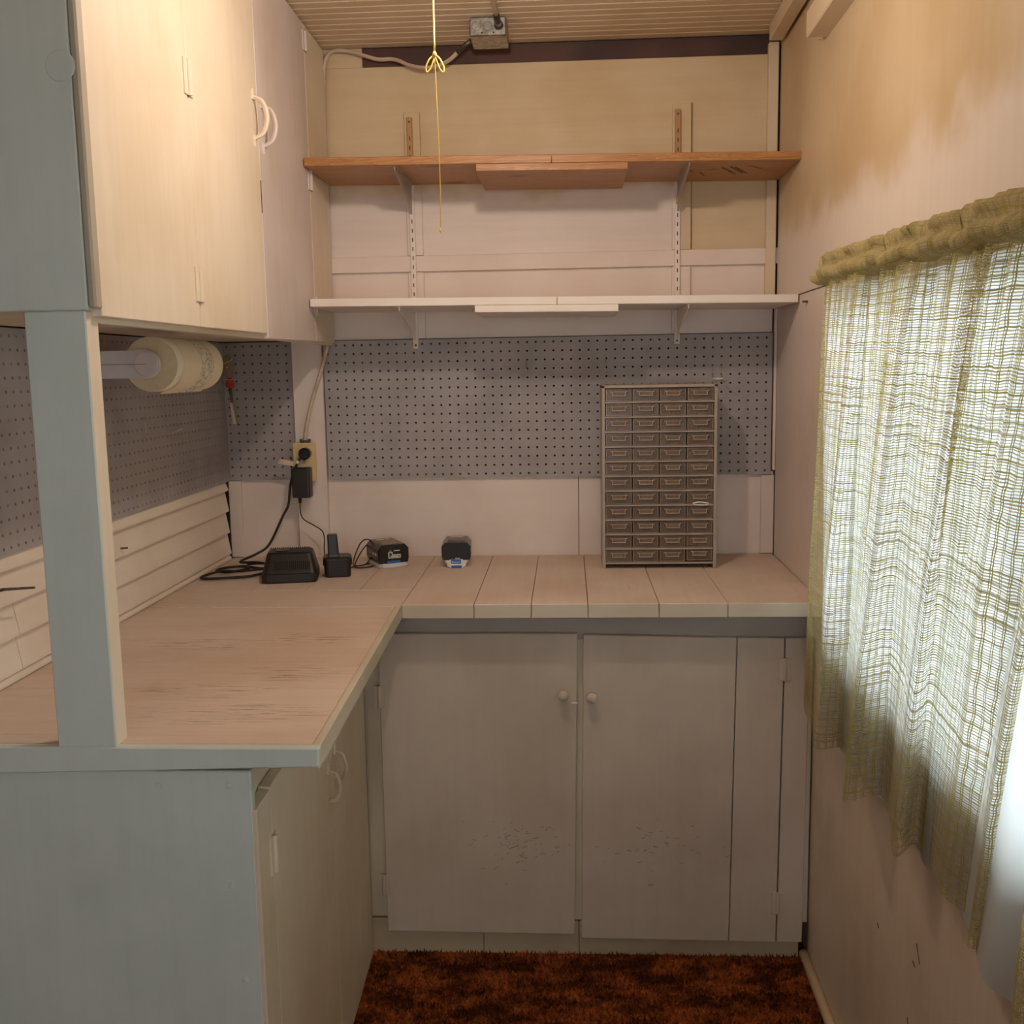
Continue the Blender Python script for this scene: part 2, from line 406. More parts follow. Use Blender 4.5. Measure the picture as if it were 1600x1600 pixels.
bm = NB(); box(bm, 1.236, 1.264, -.010, .012, 1.675, 2.36, .002)
struct(obj('trim_2', bm, M['trimc']), 'cream upright corner strip at the right of the back wall')
bm = NB(); box(bm, 1.2655, 1.2735, -.004, .012, 1.18, 1.65, .001)
struct(obj('trim_3', bm, M['pink_v']), 'thin white strip right of the large pegboard')
bm = NB()
for y0, y1 in ((-.075, -4.3),):
    vs = box(bm, 0, .036, y1, y0, 2.343, 2.384, .002)
for v in bm.verts: v.co.x += xr(v.co.y) - .050
struct(obj('trim_4', bm, M['trimc']), 'cream moulding between ceiling and right wall')
bm = NB(); box(bm, 0, .050, -4.3, -.56, 2.205, 2.262, .003)
for v in bm.verts: v.co.x += xr(v.co.y) - .0515
tb = struct(obj('trim_5', bm, M['trimc']), 'cream horizontal board high on the right wall with a broken end')
bm = NB()
for k in range(14):
    a = random.random(); box(bm, xr(-.5) - .012 - .02 * a, xr(-.5) - .003, -.56 - .0 + k * .005 - .006, -.56 + k * .005 + .008, 2.215 + .04 * random.random(), 2.235 + .04 * random.random(), .002)
obj('broken_end', bm, M['patch'], tb)

# left wall and lap siding
bm = NB(); box(bm, XL - .10, XL - .012, -4.4, .03, 0, 2.5); wl = struct(obj('wall_left', bm, M['dark_beam_cavity']), 'left wall with white lap siding')
rows = [(1.140, 1.174, .006), (1.078, 1.142, .002), (1.014, 1.080, .002), (.950, 1.016, .002), (.934, .952, .004)]
for k, (z0, z1, th) in enumerate(rows):
    segs = [(-1.225, -.030 + .004 * (k % 2)), (-1.70, -1.227)] if k in (2, 3) else [(-1.70, -.028)]
    for y0, y1 in segs:
        bm = NB(); prism(bm, [(XL - .0115, z0), (XL + .009 + th * .3, z0), (XL + .009 + th * .3, z0 + .005), (XL - .001, z1), (XL - .0115, z1)], 'y', y0, y1)
        obj('siding_board', bm, M['siding'], wl)

# right wall with the window opening
WY0, WY1, WZ0, WZ1 = -2.62, -.69, .85, 1.63
bm = NB()
for a in ((-4.4, .05, 0, WZ0), (-4.4, .05, WZ1, 2.5), (-4.4, WY0, WZ0, WZ1), (WY1, .05, WZ0, WZ1)):
    box(bm, .004, .11, a[0], a[1], a[2], a[3])
for v in bm.verts: v.co.x += xr(v.co.y)
wr = struct(obj('wall_right', bm, M['right_low']), 'right wall with the curtained window')
def rpanel(name, y0, y1, z0, z1, mat, t=.004, x=0.0):
    bm = NB(); box(bm, x - t, .0038, y0, y1, z0, z1, .0008)
    for v in bm.verts: v.co.x += xr(v.co.y)
    return obj(name, bm, mat, wr)
rpanel('panel', -4.39, -.004, 1.660, 2.384, M['right'], .005)
rpanel('panel', WY1, -.004, .0, 1.6585, M['right_low'], .001)
rpanel('panel', -4.39, WY1 - .001, .0, WZ0, M['right_low'], .001)
bm = NB(); box(bm, -.012, .0, -.40, -.385, 1.634, 1.638)
for v in bm.verts: v.co.x += xr(v.co.y)
obj('nail', bm, M['mark'], wr)
for yy, zz, ln, an in ((-1.38, .50, .03, .9), (-1.36, .47, .012, .2), (-1.62, .40, .02, .5), (-1.34, .35, .012, 1.2), (-1.15, .42, .01, .3), (-1.55, .30, .02, .2)):
    bm = NB(); c, s = math.cos(an), math.sin(an)
    prism(bm, [(yy - c * ln / 2, zz - s * ln / 2 - .0015), (yy + c * ln / 2, zz + s * ln / 2), (yy + c * ln / 2, zz + s * ln / 2 + .002), (yy - c * ln / 2, zz - s * ln / 2 + .0015)], 'x', -.0022, .001)
    for v in bm.verts: v.co.x += xr(v.co.y)
    obj('chip', bm, M['mark'], wr)
bm = NB(); tube(bm, [(xr(y) - .012, y, .013) for y in (-.565, -1.0, -2.0, -3.0, -4.3)], .012, 10)
struct(obj('baseboard_right', bm, M['cream'], smooth=True), 'rounded cream moulding along the floor under the window')

# window
w1 = bpy.data.objects.new('window_1', None); COL.objects.link(w1); w1.location = (xr(-1.73), -1.73, WZ0); struct(w1, 'window behind the curtains')
bm = NB()
for a in ((WY0, WY1, WZ0, WZ0 + .03), (WY0, WY1, WZ1 - .03, WZ1), (WY0, WY0 + .03, WZ0, WZ1), (WY1 - .03, WY1, WZ0, WZ1), (-1.745, -1.715, WZ0, WZ1)):
    box(bm, .045, .075, *a, .002)
for v in bm.verts: v.co.x += xr(v.co.y)
obj('window_frame', bm, M['white_plastic'], w1)
bm = NB(); box(bm, .057, .061, WY0 + .028, WY1 - .028, WZ0 + .028, WZ1 - .028)
for v in bm.verts: v.co.x += xr(v.co.y)
obj('pane', bm, M['glass'], w1)

# ceiling boards
bm = NB(); box(bm, -.6, 1.42, -4.4, .12, ZC + .012, 2.5); ce = struct(obj('ceiling', bm, M['ceil']), 'beaded board ceiling')
y = .010; k = 0
pw = .083
bm = NB()
def plank_profile(y0, y1):
    g = .004; m = (y0 + y1) / 2
    return [(y0, ZC + .012), (y0, ZC + .004), (y0 - g, ZC), (m + g, ZC), (m, ZC + .005), (m - g, ZC), (y1 + g, ZC), (y1, ZC + .004), (y1, ZC + .012)]
while y > -4.3:
    bm = NB(); prism(bm, plank_profile(y, y - pw), 'x', XL - .1, 1.40); 
    obj('ceiling_board', bm, M['ceil'], ce); y -= pw + .0006

# rear wall with a small open window (behind the camera)
bm = NB()
box(bm, -.6, .10, -4.5, -4.4, 0, 2.5); box(bm, 1.06, 1.42, -4.5, -4.4, 0, 2.5); box(bm, .10, 1.06, -4.5, -4.4, 1.95, 2.5); box(bm, .10, 1.06, -4.5, -4.4, 0, .82)
struct(obj('wall_rear', bm, M['cream']), 'rear wall with a small open window')

# ================================================================== PEGBOARDS
def pegboard(name, label, f, us, vs, u0, u1, v0, v1, loc):
    bm = NB(); r = .0033; T = .006
    ub = [u0] + [(a + b) / 2 for a, b in zip(us, us[1:])] + [u1]; vb = [v0] + [(a + b) / 2 for a, b in zip(vs, vs[1:])] + [v1]
    for i, uc in enumerate(us):
        for j, vc in enumerate(vs):
            c = [bm.verts.new(f(a, b, 0)) for a, b in ((ub[i + 1], vb[j]), (ub[i + 1], vb[j + 1]), (ub[i], vb[j + 1]), (ub[i], vb[j]))]
            oc = [(uc + r * math.cos(math.radians(22.5 + 45 * k - 45)), vc + r * math.sin(math.radians(22.5 + 45 * k - 45))) for k in range(8)]
            o0 = [bm.verts.new(f(a, b, 0)) for a, b in oc]; o1 = [bm.verts.new(f(a, b, T)) for a, b in oc]
            # corners: right-bottom, right-top, left-top, left-bottom ; octagon starts at -22.5 deg (right side)
            for q in range(4):
                bm.faces.new([c[q], c[(q + 1) % 4], o0[(2 * q + 1) % 8], o0[2 * q]])
                bm.faces.new([c[(q + 1) % 4], o0[(2 * q + 2) % 8], o0[(2 * q + 1) % 8]])
            for k in range(8): bm.faces.new([o0[k], o0[(k + 1) % 8], o1[(k + 1) % 8], o1[k]])
    E = [(u0, v0), (u1, v0), (u1, v1), (u0, v1)]
    for (a, b), (c_, d) in zip(E, E[1:] + E[:1]):
        bm.faces.new([bm.verts.new(f(a, b, 0)), bm.verts.new(f(c_, d, 0)), bm.verts.new(f(c_, d, T)), bm.verts.new(f(a, b, T))])
    return tag(obj(name, bm, M['peg'], None, loc), label, 'pegboard')
I = .0254
pegboard('pegboard', 'wide grey pegboard on the back wall under the white shelf', lambda u, v, d: (u, d, v),
         [i * I for i in range(-1, 50)], [1.560 - j * I for j in range(15, -1, -1)], -.038, 1.2615, 1.168, 1.573, (.61, 0, 1.168))
pegboard('pegboard', 'narrow grey pegboard in the back left corner beside the outlet', lambda u, v, d: (u, d, v),
         [-.3015 + i * I for i in range(-1, 7)], [1.562 - j * I for j in range(15, -1, -1)], -.3405, -.1325, 1.168, 1.573, (-.235, 0, 1.168))
pegboard('pegboard', 'grey pegboard on the left wall behind the paper towels', lambda u, v, d: (-.336 - d, u, v),
         [-.7715 + n * I for n in range(-37, 30)], [1.178 + j * I for j in range(16)], -1.74, -.003, 1.166, 1.573, (-.336, -.8, 1.166))

# ================================================================== WORKTOP
wt = thing('worktop', 'worn whitewashed plank worktop running round the corner', 'worktop', (.45, -.32, .885))
def plank(pts, mat, z0=.898, z1=ZW):
    bm = NB(); prism(bm, pts, 'z', z0, z1, .0014); o = obj('plank', bm, [mat, M['endgrain']], wt)
    for f in o.data.polygons:
        if f.normal.y < -.9: f.material_index = 1
    return o
g = .0007
xs = [.275, .448, .584, .718, .885, 1.045]
for a, b in zip(xs, xs[1:] + [None]):
    if b is None: plank([(a + g, -.640), (xr(-.64) - .002, -.640), (xr(0) - .004, .010), (a + g, .010)], M['top_y'])
    else: plank([(a + g, -.640), (b - g, -.640), (b - g, .010), (a + g, .010)], M['top_y'])
xc = [XL + .004, -.14, .0, .140, .275]
for a, b in zip(xc, xc[1:]): plank([(a + g, -.470), (b - g, -.470), (b - g, .010), (a + g, .010)], M['top_y'])
ys = [-.4715, -.660, -.965, -1.290, -1.562]
for a, b in zip(ys, ys[1:]):
    if a > -.5: plank([(XL + .004, b + g), (xi(b) - .013, b + g), (.263, -.6418), (.2743, -.6405), (.2743, a - g), (XL + .004, a - g)], M['top_x'], .903)
    else: plank([(XL + .004, b + g), (xi(b) - .013, b + g), (xi(a) - .013, a - g), (XL + .004, a - g)], M['top_x'], .903)
bm = NB(); prism(bm, [(xi(-1.575) - .012, -1.575), (xi(-1.575), -1.575), (.276, -.6415), (.263, -.6415)], 'z', .899, ZW + .0005, .001)
obj('edge_strip', bm, M['trim_grey'], wt)
bm = NB(); prism(bm, [(XL + .004, .8875), (.300, .903), (.303, .9325), (XL + .004, .9335)], 'y', -1.580, -1.5635, .002)
obj('edge_board', bm, M['blue'], wt)['label'] = 'blue grey front edge board'
for x0, x1, yy in ((.06, .272, -.4705), (-.26, .262, -.659)):
    bm = NB(); box(bm, x0, x1, yy - .0022, yy + .0022, ZW - .001, ZW + .0007); obj('seam_filler', bm, M['filler'], wt)

# ================================================================== LOWER CABINETS
lc = thing('side_base_cabinet', 'low side cabinet with blue grey end panel under the worktop', 'cabinet', (-.07, -1.0, 0))
bm = NB(); box(bm, XL + .004, .189, -1.553, -1.535, 0, .886, .002); ep = obj('end_panel', bm, M['blue'], lc); ep['label'] = 'blue grey painted end panel'
for hx, hz in ((.045, .862), (.155, .862), (.150, .70), (.163, .545)):
    bm = NB(); lathe(bm, [(.0055, 0), (.005, .0012), (.001, .0018)], (hx, -1.553, hz), '-y', 12); obj('nail_head', bm, M['blue'], ep)
bm = NB(); prism(bm, [(xf(-1.55) - .022, -1.534), (xf(-.58) - .022, -.585), (xf(-.58) - .04, -.585), (xf(-1.55) - .04, -1.534)], 'z', .02, .883)
obj('apron', bm, M['door_face'], lc)
def sideboard(name, y0, y1, z0, z1, mat=M['door_face']):
    bm = NB(); prism(bm, [(xf(y0), y0), (xf(y1), y1), (xf(y1) - .020, y1), (xf(y0) - .020, y0)], 'z', z0, z1, .0012); return obj(name, bm, mat, lc)
st = sideboard('face_stile', -1.552, -1.474, .0, .823)
d1 = sideboard('door', -1.470, -1.008, .012, .826); d2 = sideboard('door', -1.002, -.587, .012, .826)
def hinge(parent, org, ax, mat, h=.062, w=.018):
    """butt hinge: leaf, leaf, knuckle. ax = direction of the door plane ('y' for side cabinets, 'x' for back ones)"""
    bm = NB(); x, y, z = org
    if ax == 'y':
        box(bm, x - .001, x + .0032, y - w, y + w, z - h / 2, z + h / 2, .0006); lathe(bm, [(.0055, -h / 2), (.0055, h / 2)], (x + .003, y, z), 'z', 10)
        for dz in (-.2, .2): lathe(bm, [(.003, .002), (.002, .0036)], (x, y + w * .55, z + dz * h), 'x', 8)
    else:
        box(bm, x - w, x + w, y - .0030, y + .001, z - h / 2, z + h / 2, .0006); lathe(bm, [(.0050, -h / 2), (.0050, h / 2)], (x, y - .0025, z), 'z', 10)
        for dz in (-.2, .2): lathe(bm, [(.003, .002), (.002, .0036)], (x + w * .55, y, z + dz * h), '-y', 8)
    return obj('hinge', bm, mat, parent)
hinge(d1, (xf(-1.472), -1.472, .715), 'y', M['door_face']); hinge(d1, (xf(-1.472), -1.472, .13), 'y', M['door_face'])
def bow_handle(parent, x, y, z0, z1, mat, out=.028, r=.0065):
    bm = NB(); zm = (z0 + z1) / 2; h = (z1 - z0)
    tube(bm, [(x + .002, y, z0 + .012), (x + out * .72, y, z0 + h * .22), (x + out, y, zm), (x + out * .72, y, z1 - h * .22), (x + .002, y, z1 - .012)], lambda t: r * (.75 + .5 * math.sin(math.pi * t)), 8, 6, flat=.6)
    for z, s in ((z0, 1), (z1, -1)):
        prism(bm, [(y - .001, z - s * .006), (y + .008, z + s * .018), (y - .008, z + s * .018)], 'x', x - .001, x + .004, .0006)
    return obj('handle', bm, mat, parent, smooth=False)
bow_handle(d1, xf(-1.03), -1.035, .60, .69, M['door_face'], .024, .0045); bow_handle(d2, xf(-.97), -.965, .615, .705, M['door_face'], .024, .0045)

bc = thing('back_base_cabinet', 'low grey white double door cabinet along the back wall', 'cabinet', (.70, -.30, 0))
YD, YK = -.582, -.562
bm = NB(); box(bm, .150, 1.262, -.5605, -.5425, .826, .8965, .001); obj('apron', bm, M['apron'], bc)
for a in ((.160, .300, .098), (.66, .75, .094), (1.15, 1.262, .094)):
    bm = NB(); box(bm, a[0], a[1], YK, YK + .018, a[2], .8255); obj('frame_stile', bm, M['door_face'], bc)
for x0, x1 in ((.158, .4462), (.4478, .690), (.6915, 1.242)):
    bm = NB(); box(bm, x0, x1, YK - .002, YK + .016, 0, .092 if x0 < .2 else .09, .0015); obj('kickboard', bm, M['kick'], bc)
def slab(name, pts, mat, parent=bc, y=YD, t=.019):
    bm = NB(); prism(bm, pts, 'y', y, y + t, .0015); return obj(name, bm, mat, parent)
dl = slab('door', [(.204, .068), (.680, .065), (.693, .8445), (.204, .846)], M['door_grey'])
dr = bpy.data.objects.new('door', None); COL.objects.link(dr); dr.parent = bc
slab('board', [(.697, .055), (1.0645, .052), (1.0755, .833), (.707, .8415)], M['door_grey'], dr)
slab('board', [(1.0665, .052), (1.181, .051), (1.189, .832), (1.0775, .833)], M['door_grey'], dr)
slab('filler_board', [(1.184, .051), (1.246, .051), (1.250, .832), (1.192, .832)], M['door_grey'])
for p, kx, kz in ((dl, .657, .694), (dr, .7265, .689)):
    bm = NB(); lathe(bm, [(.007, 0), (.0065, .008), (.011, .012), (.0135, .018), (.0125, .024), (.006, .027), (.0005, .0275)], (kx, YD, kz), '-y', 20); obj('knob', bm, M['door_grey'], p, smooth=True)
bm = NB(); box(bm, .6775, .6925, YD - .0025, YD, .669, .673); obj('chip', bm, M['shelf_white'], dl)
for p, hx, hz in ((dl, .2035, .688), (dl, .1985, .193), (dr, 1.1905, .756), (dr, 1.184, .156)): hinge(p, (hx, YD, hz), 'x', M['door_grey'], .055, .014)
def scuffs(parent, cx, cz, w, h, n, seed):
    r = random.Random(seed); bm = NB()
    for _ in range(n):
        x, z = cx + r.gauss(0, w), cz + r.gauss(0, h); a = r.gauss(.2, .5); l = r.uniform(.001, .008)
        c, s = math.cos(a) * l, math.sin(a) * l; e = r.uniform(.0004, .0009)
        v = [bm.verts.new(q) for q in ((x - c, YD - .0003, z - s - e), (x + c, YD - .0003, z + s - e), (x + c, YD - .0003, z + s + e), (x - c, YD - .0003, z - s + e))]
        bm.faces.new(v)
    o = obj('scuff_marks', bm, M['scuff'], parent); o['kind'] = 'stuff'
scuffs(dl, .53, .30, .055, .035, 70, 1); scuffs(dr, .86, .30, .085, .035, 45, 2)

# ================================================================== POST
bm = NB(); box(bm, -.094, -.004, -1.5775, -1.538, ZW, 1.5755, .002, 0)
for f in bm.faces:
    if abs(f.normal.y) < .5 or f.calc_center_median().y > -1.55: f.material_index = 1
bm.normal_update()
for f in bm.faces: f.material_index = 0 if f.normal.y < -.5 or f.calc_center_median().y < -1.5765 else 1
tag(obj('support_post', bm, [M['blue'], M['cab_cream']], None, (-.049, -1.558, ZW)), 'blue grey post with white side standing on the worktop end under the hanging cabinet', 'post')

# ================================================================== HANGING CABINET
uc = thing('hanging_cabinet', 'large cream hanging cupboard with blue grey end on the left wall', 'cabinet', (-.17, -.8, 1.576))
bm = NB(); box(bm, XL + .003, .000, -1.5775, -1.560, 1.576, ZC - .002, .002); q = obj('end_panel', bm, M['blue'], uc); q['label'] = 'blue grey painted end panel'
bm = NB(); box(bm, .0005, .0125, -1.5775, -1.555, 1.578, ZC - .002, .003); obj('corner_stile', bm, M['stile_shade'], uc)
bm = NB(); lathe(bm, [(.021, 0), (.020, .0010), (.014, .0014), (.0005, .0015)], (-.014, -1.5775, 1.905), '-y', 24); obj('filled_hole', bm, M['blue'], uc)
bm = NB(); box(bm, XL + .003, -.008, -1.559, -.002, 1.5765, 1.590, .001); obj('bottom_panel', bm, M['cab_cream'], uc)
bm = NB(); box(bm, -.026, -.008, -1.559, -.002, 1.560, 1.5763, .001); 
for v in bm.verts: v.co.z += 0
obj('bottom_rail', bm, M['cab_cream'], uc)
bm = NB(); box(bm, -.024, -.010, -1.559, -.002, 1.591, ZC - .002); obj('face_frame', bm, M['cab_cream'], uc)
def updoor(name, y0, y1, z0a, z0b, mat):
    bm = NB(); prism(bm, [(y0, z0a), (y1, z0b), (y1, ZC - .006), (y0, ZC - .006)], 'x', -.0095, .010, .0014)
    for v in bm.verts: v.co.x += -.012 * (1 + v.co.y / 1.577)      # the front runs slightly out of square
    return obj(name, bm, mat, uc)
updoor('fixed_board', -1.554, -1.142, 1.568, 1.569, M['cab_cream'])
ud1 = updoor('door', -1.139, -.703, 1.569, 1.571, M['cab_cream']); ud2 = updoor('door', -.700, -.235, 1.560, 1.566, M['cab_lilac'])
updoor('face_stile', -.233, -.003, 1.566, 1.568, M['cab_cream'])
def xu(y): return .010 - .012 * (1 + y / 1.577)
for z in (2.005, 1.645): hinge(ud1, (xu(-1.14), -1.1405, z), 'y', M['cab_cream'], .062, .020)
for z in (2.335, 1.985, 1.660): hinge(ud2, (xu(-.235), -.234, z), 'y', M['cab_lilac'], .05, .018)
bow_handle(ud1, xu(-.73), -.735, 1.975, 2.085, M['cab_cream'], .030, .0065); bow_handle(ud2, xu(-.67), -.668, 1.972, 2.082, M['cab_lilac'], .030, .0065)
for z0, z1 in ((1.835, 1.905),):
    bm = NB(); box(bm, xu(-.7) - .004, xu(-.7) + .0004, -.7035, -.6995, z0, z1); obj('gap', bm, M['darkgap'], uc)

# ================================================================== SHELVES
def shelf(name, label, y0, ztop, th, zr, mat, mat2, seam, cx0, cx1, xl, xrr):
    t = thing(name, label, 'shelf', ((xl + xrr) / 2, y0 / 2, ztop - th))
    def z(x): return (zr - ztop) * (x - xl) / (xrr - xl)
    for a, b in ((xl, seam - .0006), (seam + .0006, xrr)):
        bm = NB(); box(bm, a, b, y0, -.0105, ztop - th, ztop, .0012)
        for v in bm.verts: v.co.z += z(v.co.x)
        obj('board', bm, mat, t)
    bm = NB(); box(bm, cx0, cx1, y0 - .0008, -.02, ztop - th * 1.9, ztop - th - .0005, .0012)
    for v in bm.verts: v.co.z += z(v.co.x)
    obj('splice_cleat', bm, mat2, t)
    return t
ts = shelf('wall_shelf', 'bare brown pine shelf, upper of the two on the back wall', -.305, 2.030, .0205, 2.012, M['pine'], M['pine'], .640, .447, .833, .004, 1.2655)
ws = shelf('wall_shelf', 'white painted shelf above the pegboard, lower of the two on the back wall', -.305, 1.674, .0205, 1.660, M['shelf_white'], M['shelf_white'], .650, .436, .808, .004, 1.2655)
bm = NB()
for (x, y, dx, dy) in ((1.03, -.16, .02, .05), (1.045, -.20, .03, .0), (1.08, -.22, .05, .10), (1.10, -.23, .05, .10), (1.115, -.22, .045, .09), (1.145, -.24, .05, .06), (1.00, -.20, .012, .03)):
    p, q2 = Vector((x, y)), Vector((x + dx, y + dy)); n = (q2 - p).orthogonal().normalized() * .0016
    bm.faces.new([bm.verts.new((c.x, c.y, 1.9918)) for c in (p - n, q2 - n, q2 + n, p + n)])
obj('pencil_marks', bm, M['pencil'], ts)
def standard(x, lab):
    t = thing('shelf_standard', lab, 'shelf rail', (x, -.002, 1.545))
    bm = NB(); box(bm, x - .0078, x + .0078, -.0095, .0035, 1.545, 2.191, .0015); obj('rail', bm, M['standard'], t)
    for k in range(24):
        z = 1.60 + k * .0254
        if z > 2.15: break
        bm = NB(); box(bm, x - .0012, x + .0012, -.0098, -.0094, z - .0055, z + .0055); obj('slot', bm, M['darkgap'], t)
    for z in (1.556, 2.178):
        bm = NB(); lathe(bm, [(.0035, 0), (.003, .001), (.001, .0015)], (x, -.0095, z), '-y', 10); obj('screw', bm, M['steel_dark'], t)
standard(.236, 'slotted upright shelf rail left of the yellow cord'); standard(.989, 'slotted upright shelf rail on the right above the drawer cabinet')
def bracket(x, ztop, mat, lab, up):
    t = thing('shelf_bracket', lab, 'bracket', (x, -.012, ztop - .05))
    bm = NB(); prism(bm, [(-.0100, ztop), (-.290, ztop), (-.292, ztop - .010), (-.275, ztop - .016), (-.060, ztop - .058), (-.026, ztop - .078), (-.0100, ztop - .080)], 'x', x - .0012, x + .0012)
    obj('web', bm, mat, t)
    bm = NB(); box(bm, x - .006, x + .006, -.291, -.0105, ztop - .0008, ztop + .0006); obj('flange', bm, mat, t)
bracket(.236, 2.0060, M['cab_metal'], 'steel bracket under the pine shelf, left one', 0); bracket(.989, 1.9950, M['cab_metal'], 'steel bracket under the pine shelf, right one', 0)
bracket(.236, 1.6500, M['shelf_white'], 'white bracket under the white shelf, left one', 0); bracket(.989, 1.6415, M['shelf_white'], 'white bracket under the white shelf, right one', 0)
bm = NB(); box(bm, .984, .994, -.0125, -.0099, 1.935, 1.952, .001); obj('clip', bm, M['brass'], [o for o in bpy.data.objects if o.name.startswith('shelf_standard') and o.parent is None][1])

# ================================================================== SMALL PARTS CABINET
dc = thing('parts_cabinet', 'beige metal cabinet of small smoky drawers on the worktop', 'drawer cabinet', (.922, -.13, ZW))
X0, X1, YF, YB, Z1 = .767, 1.077, -.212, -.058, 1.4345
bm = NB()
box(bm, X0, X0 + .0085, YF, YB, ZW, Z1, .001); box(bm, X1 - .0085, X1, YF, YB, ZW, Z1, .001); box(bm, X0, X1, YF, YB, Z1 - .0075, Z1 + .0005, .001)
obj('casing', bm, M['cab_metal'], dc)
bm = NB(); box(bm, X0 + .008, X1 - .008, YB - .003, YB, ZW, Z1 - .007); obj('back_panel', bm, M['darkgap'], dc)
NR, NCc = 12, 4; zt, zb_ = Z1 - .0080, .9445; pz = (zt - zb_) / NR; px_ = (X1 - X0 - .0175) / NCc
for r in range(1, NR + 1):
    z = zt - r * pz
    bm = NB(); box(bm, X0 + .0085, X1 - .0085, YF + .0005, YB - .004, z, z + .0048, .0008); obj('divider', bm, M['cab_metal'], dc)
fills = {(0, 2): 'screw_heap', (0, 3): 'screw_heap', (1, 3): 'screw_heap', (2, 3): 'screw_heap', (2, 2): 'screw_heap', (1, 2): 'orange', (3, 3): 'pinkbits', (3, 2): 'screw_heap', (2, 0): 'pinkbits',
         (4, 3): 'card', (5, 2): 'redbits', (6, 2): 'redbits', (7, 3): 'label_white', (10, 3): 'card', (0, 0): 'steel_dark', (1, 0): 'steel_dark', (0, 1): 'steel_dark', (5, 3): 'screw_heap', (2, 1): 'steel_dark', (4, 2): 'steel_dark'}
bmf = NB(); w, h = px_ - .0022, pz - .0048 - .0016
box(bmf, -w / 2, w / 2, 0, .0016, 0, h, .0005)                          # front
box(bmf, -w / 2, -w / 2 + .0014, .0016, .135, 0, h * .82); box(bmf, w / 2 - .0014, w / 2, .0016, .135, 0, h * .82); box(bmf, -w / 2, w / 2, .0016, .135, 0, .0014)
mesh_tray = bpy.data.meshes.new('drawer'); bmf.to_mesh(mesh_tray); bmf.free(); mesh_tray.materials.append(M['smoke'])
bmf = NB(); e = .0016
for a in ((-w / 2 + .002, w / 2 - .002, .001, .001 + e * .7), (-w / 2 + .0015, -w / 2 + .0015 + e * .7, .001, h - .002), (w / 2 - .0015 - e * .7, w / 2 - .0015, .001, h - .002)):
    box(bmf, a[0], a[1], -.0012, 0, a[2], a[3])
mesh_rim = bpy.data.meshes.new('rim'); bmf.to_mesh(mesh_rim); bmf.free(); mesh_rim.materials.append(M['smoke_rim'])
bmf = NB(); hw = .0185; zc = h * .62
box(bmf, -hw, hw, -.0065, 0, zc - .0066, zc - .0048); box(bmf, -hw, hw, -.0020, -.0003, zc + .0040, zc + .0052)
box(bmf, -hw, -hw + .0018, -.0065, 0, zc - .0050, zc + .0050); box(bmf, hw - .0018, hw, -.0065, 0, zc - .0050, zc + .0050)
for s in (-1, 1): prism(bmf, [(s * hw, zc + .0050), (s * (hw + .0045), zc + .0070), (s * (hw + .0045), zc + .0052), (s * hw, zc + .0022)], 'y', -.0050, -.0005)
box(bmf, -hw + .0018, hw - .0018, -.0018, -.0004, zc - .0048, zc + .0040, mi=1)
mesh_pull = bpy.data.meshes.new('label_holder'); bmf.to_mesh(mesh_pull); bmf.free(); mesh_pull.materials.append(M['pull']); mesh_pull.materials.append(M['label_insert'])
fillmesh = {}
for key in set(fills.values()):
    b = NB(); rr = random.Random(5)
    for _ in range(9):
        x = rr.uniform(-w / 2 + .006, w / 2 - .006); y0 = rr.uniform(.0018, .006); z0 = rr.uniform(.0018, h * .5); s = rr.uniform(.003, .006)
        box(b, max(x - s * 2, -w / 2 + .002), min(x + s * 2, w / 2 - .002), y0, y0 + .02, z0, z0 + s * 1.3, .001)
    box(b, -w / 2 + .003, w / 2 - .003, .022, .12, .002, h * .55)
    fillmesh[key] = bpy.data.meshes.new('contents'); b.to_mesh(fillmesh[key]); b.free(); fillmesh[key].materials.append(M[key])
rl = root_loc(dc)
for r in range(NR):
    for c in range(NCc):
        x = X0 + .00875 + (c + .5) * px_ + random.uniform(-.0005, .0005); z = zt - (r + 1) * pz + .0052; yy = YF + .004 + random.uniform(-.0025, .002)
        d = bpy.data.objects.new('drawer', mesh_tray); COL.objects.link(d); d.parent = dc; d.location = Vector((x, yy, z)) - rl
        if r == 11 and c == 3: d.location.z += .003; d.location.y += .004
        for nm, me in (('rim', mesh_rim), ('label_holder', mesh_pull)):
            ch = bpy.data.objects.new(nm, me); COL.objects.link(ch); ch.parent = d
        if (r, c) in fills:
            ch = bpy.data.objects.new('contents', fillmesh[fills[(r, c)]]); COL.objects.link(ch); ch.parent = d
bm = NB(); tube(bm, [(1.0 + .012, YF + .0005, 1.113), (1.02, YF - .0035, 1.109), (1.045, YF - .0035, 1.108), (1.055, YF - .003, 1.112), (1.03, YF - .0035, 1.116), (1.012, YF - .003, 1.113)], .0018, 6, 4)
obj('string_end', bm, M['label_white'], dc, smooth=True)

# ================================================================== TOOLS ON THE WORKTOP
def xform(bm, loc, rz):
    bm.transform(Matrix.Translation(loc) @ Matrix.Rotation(rz, 4, 'Z'))
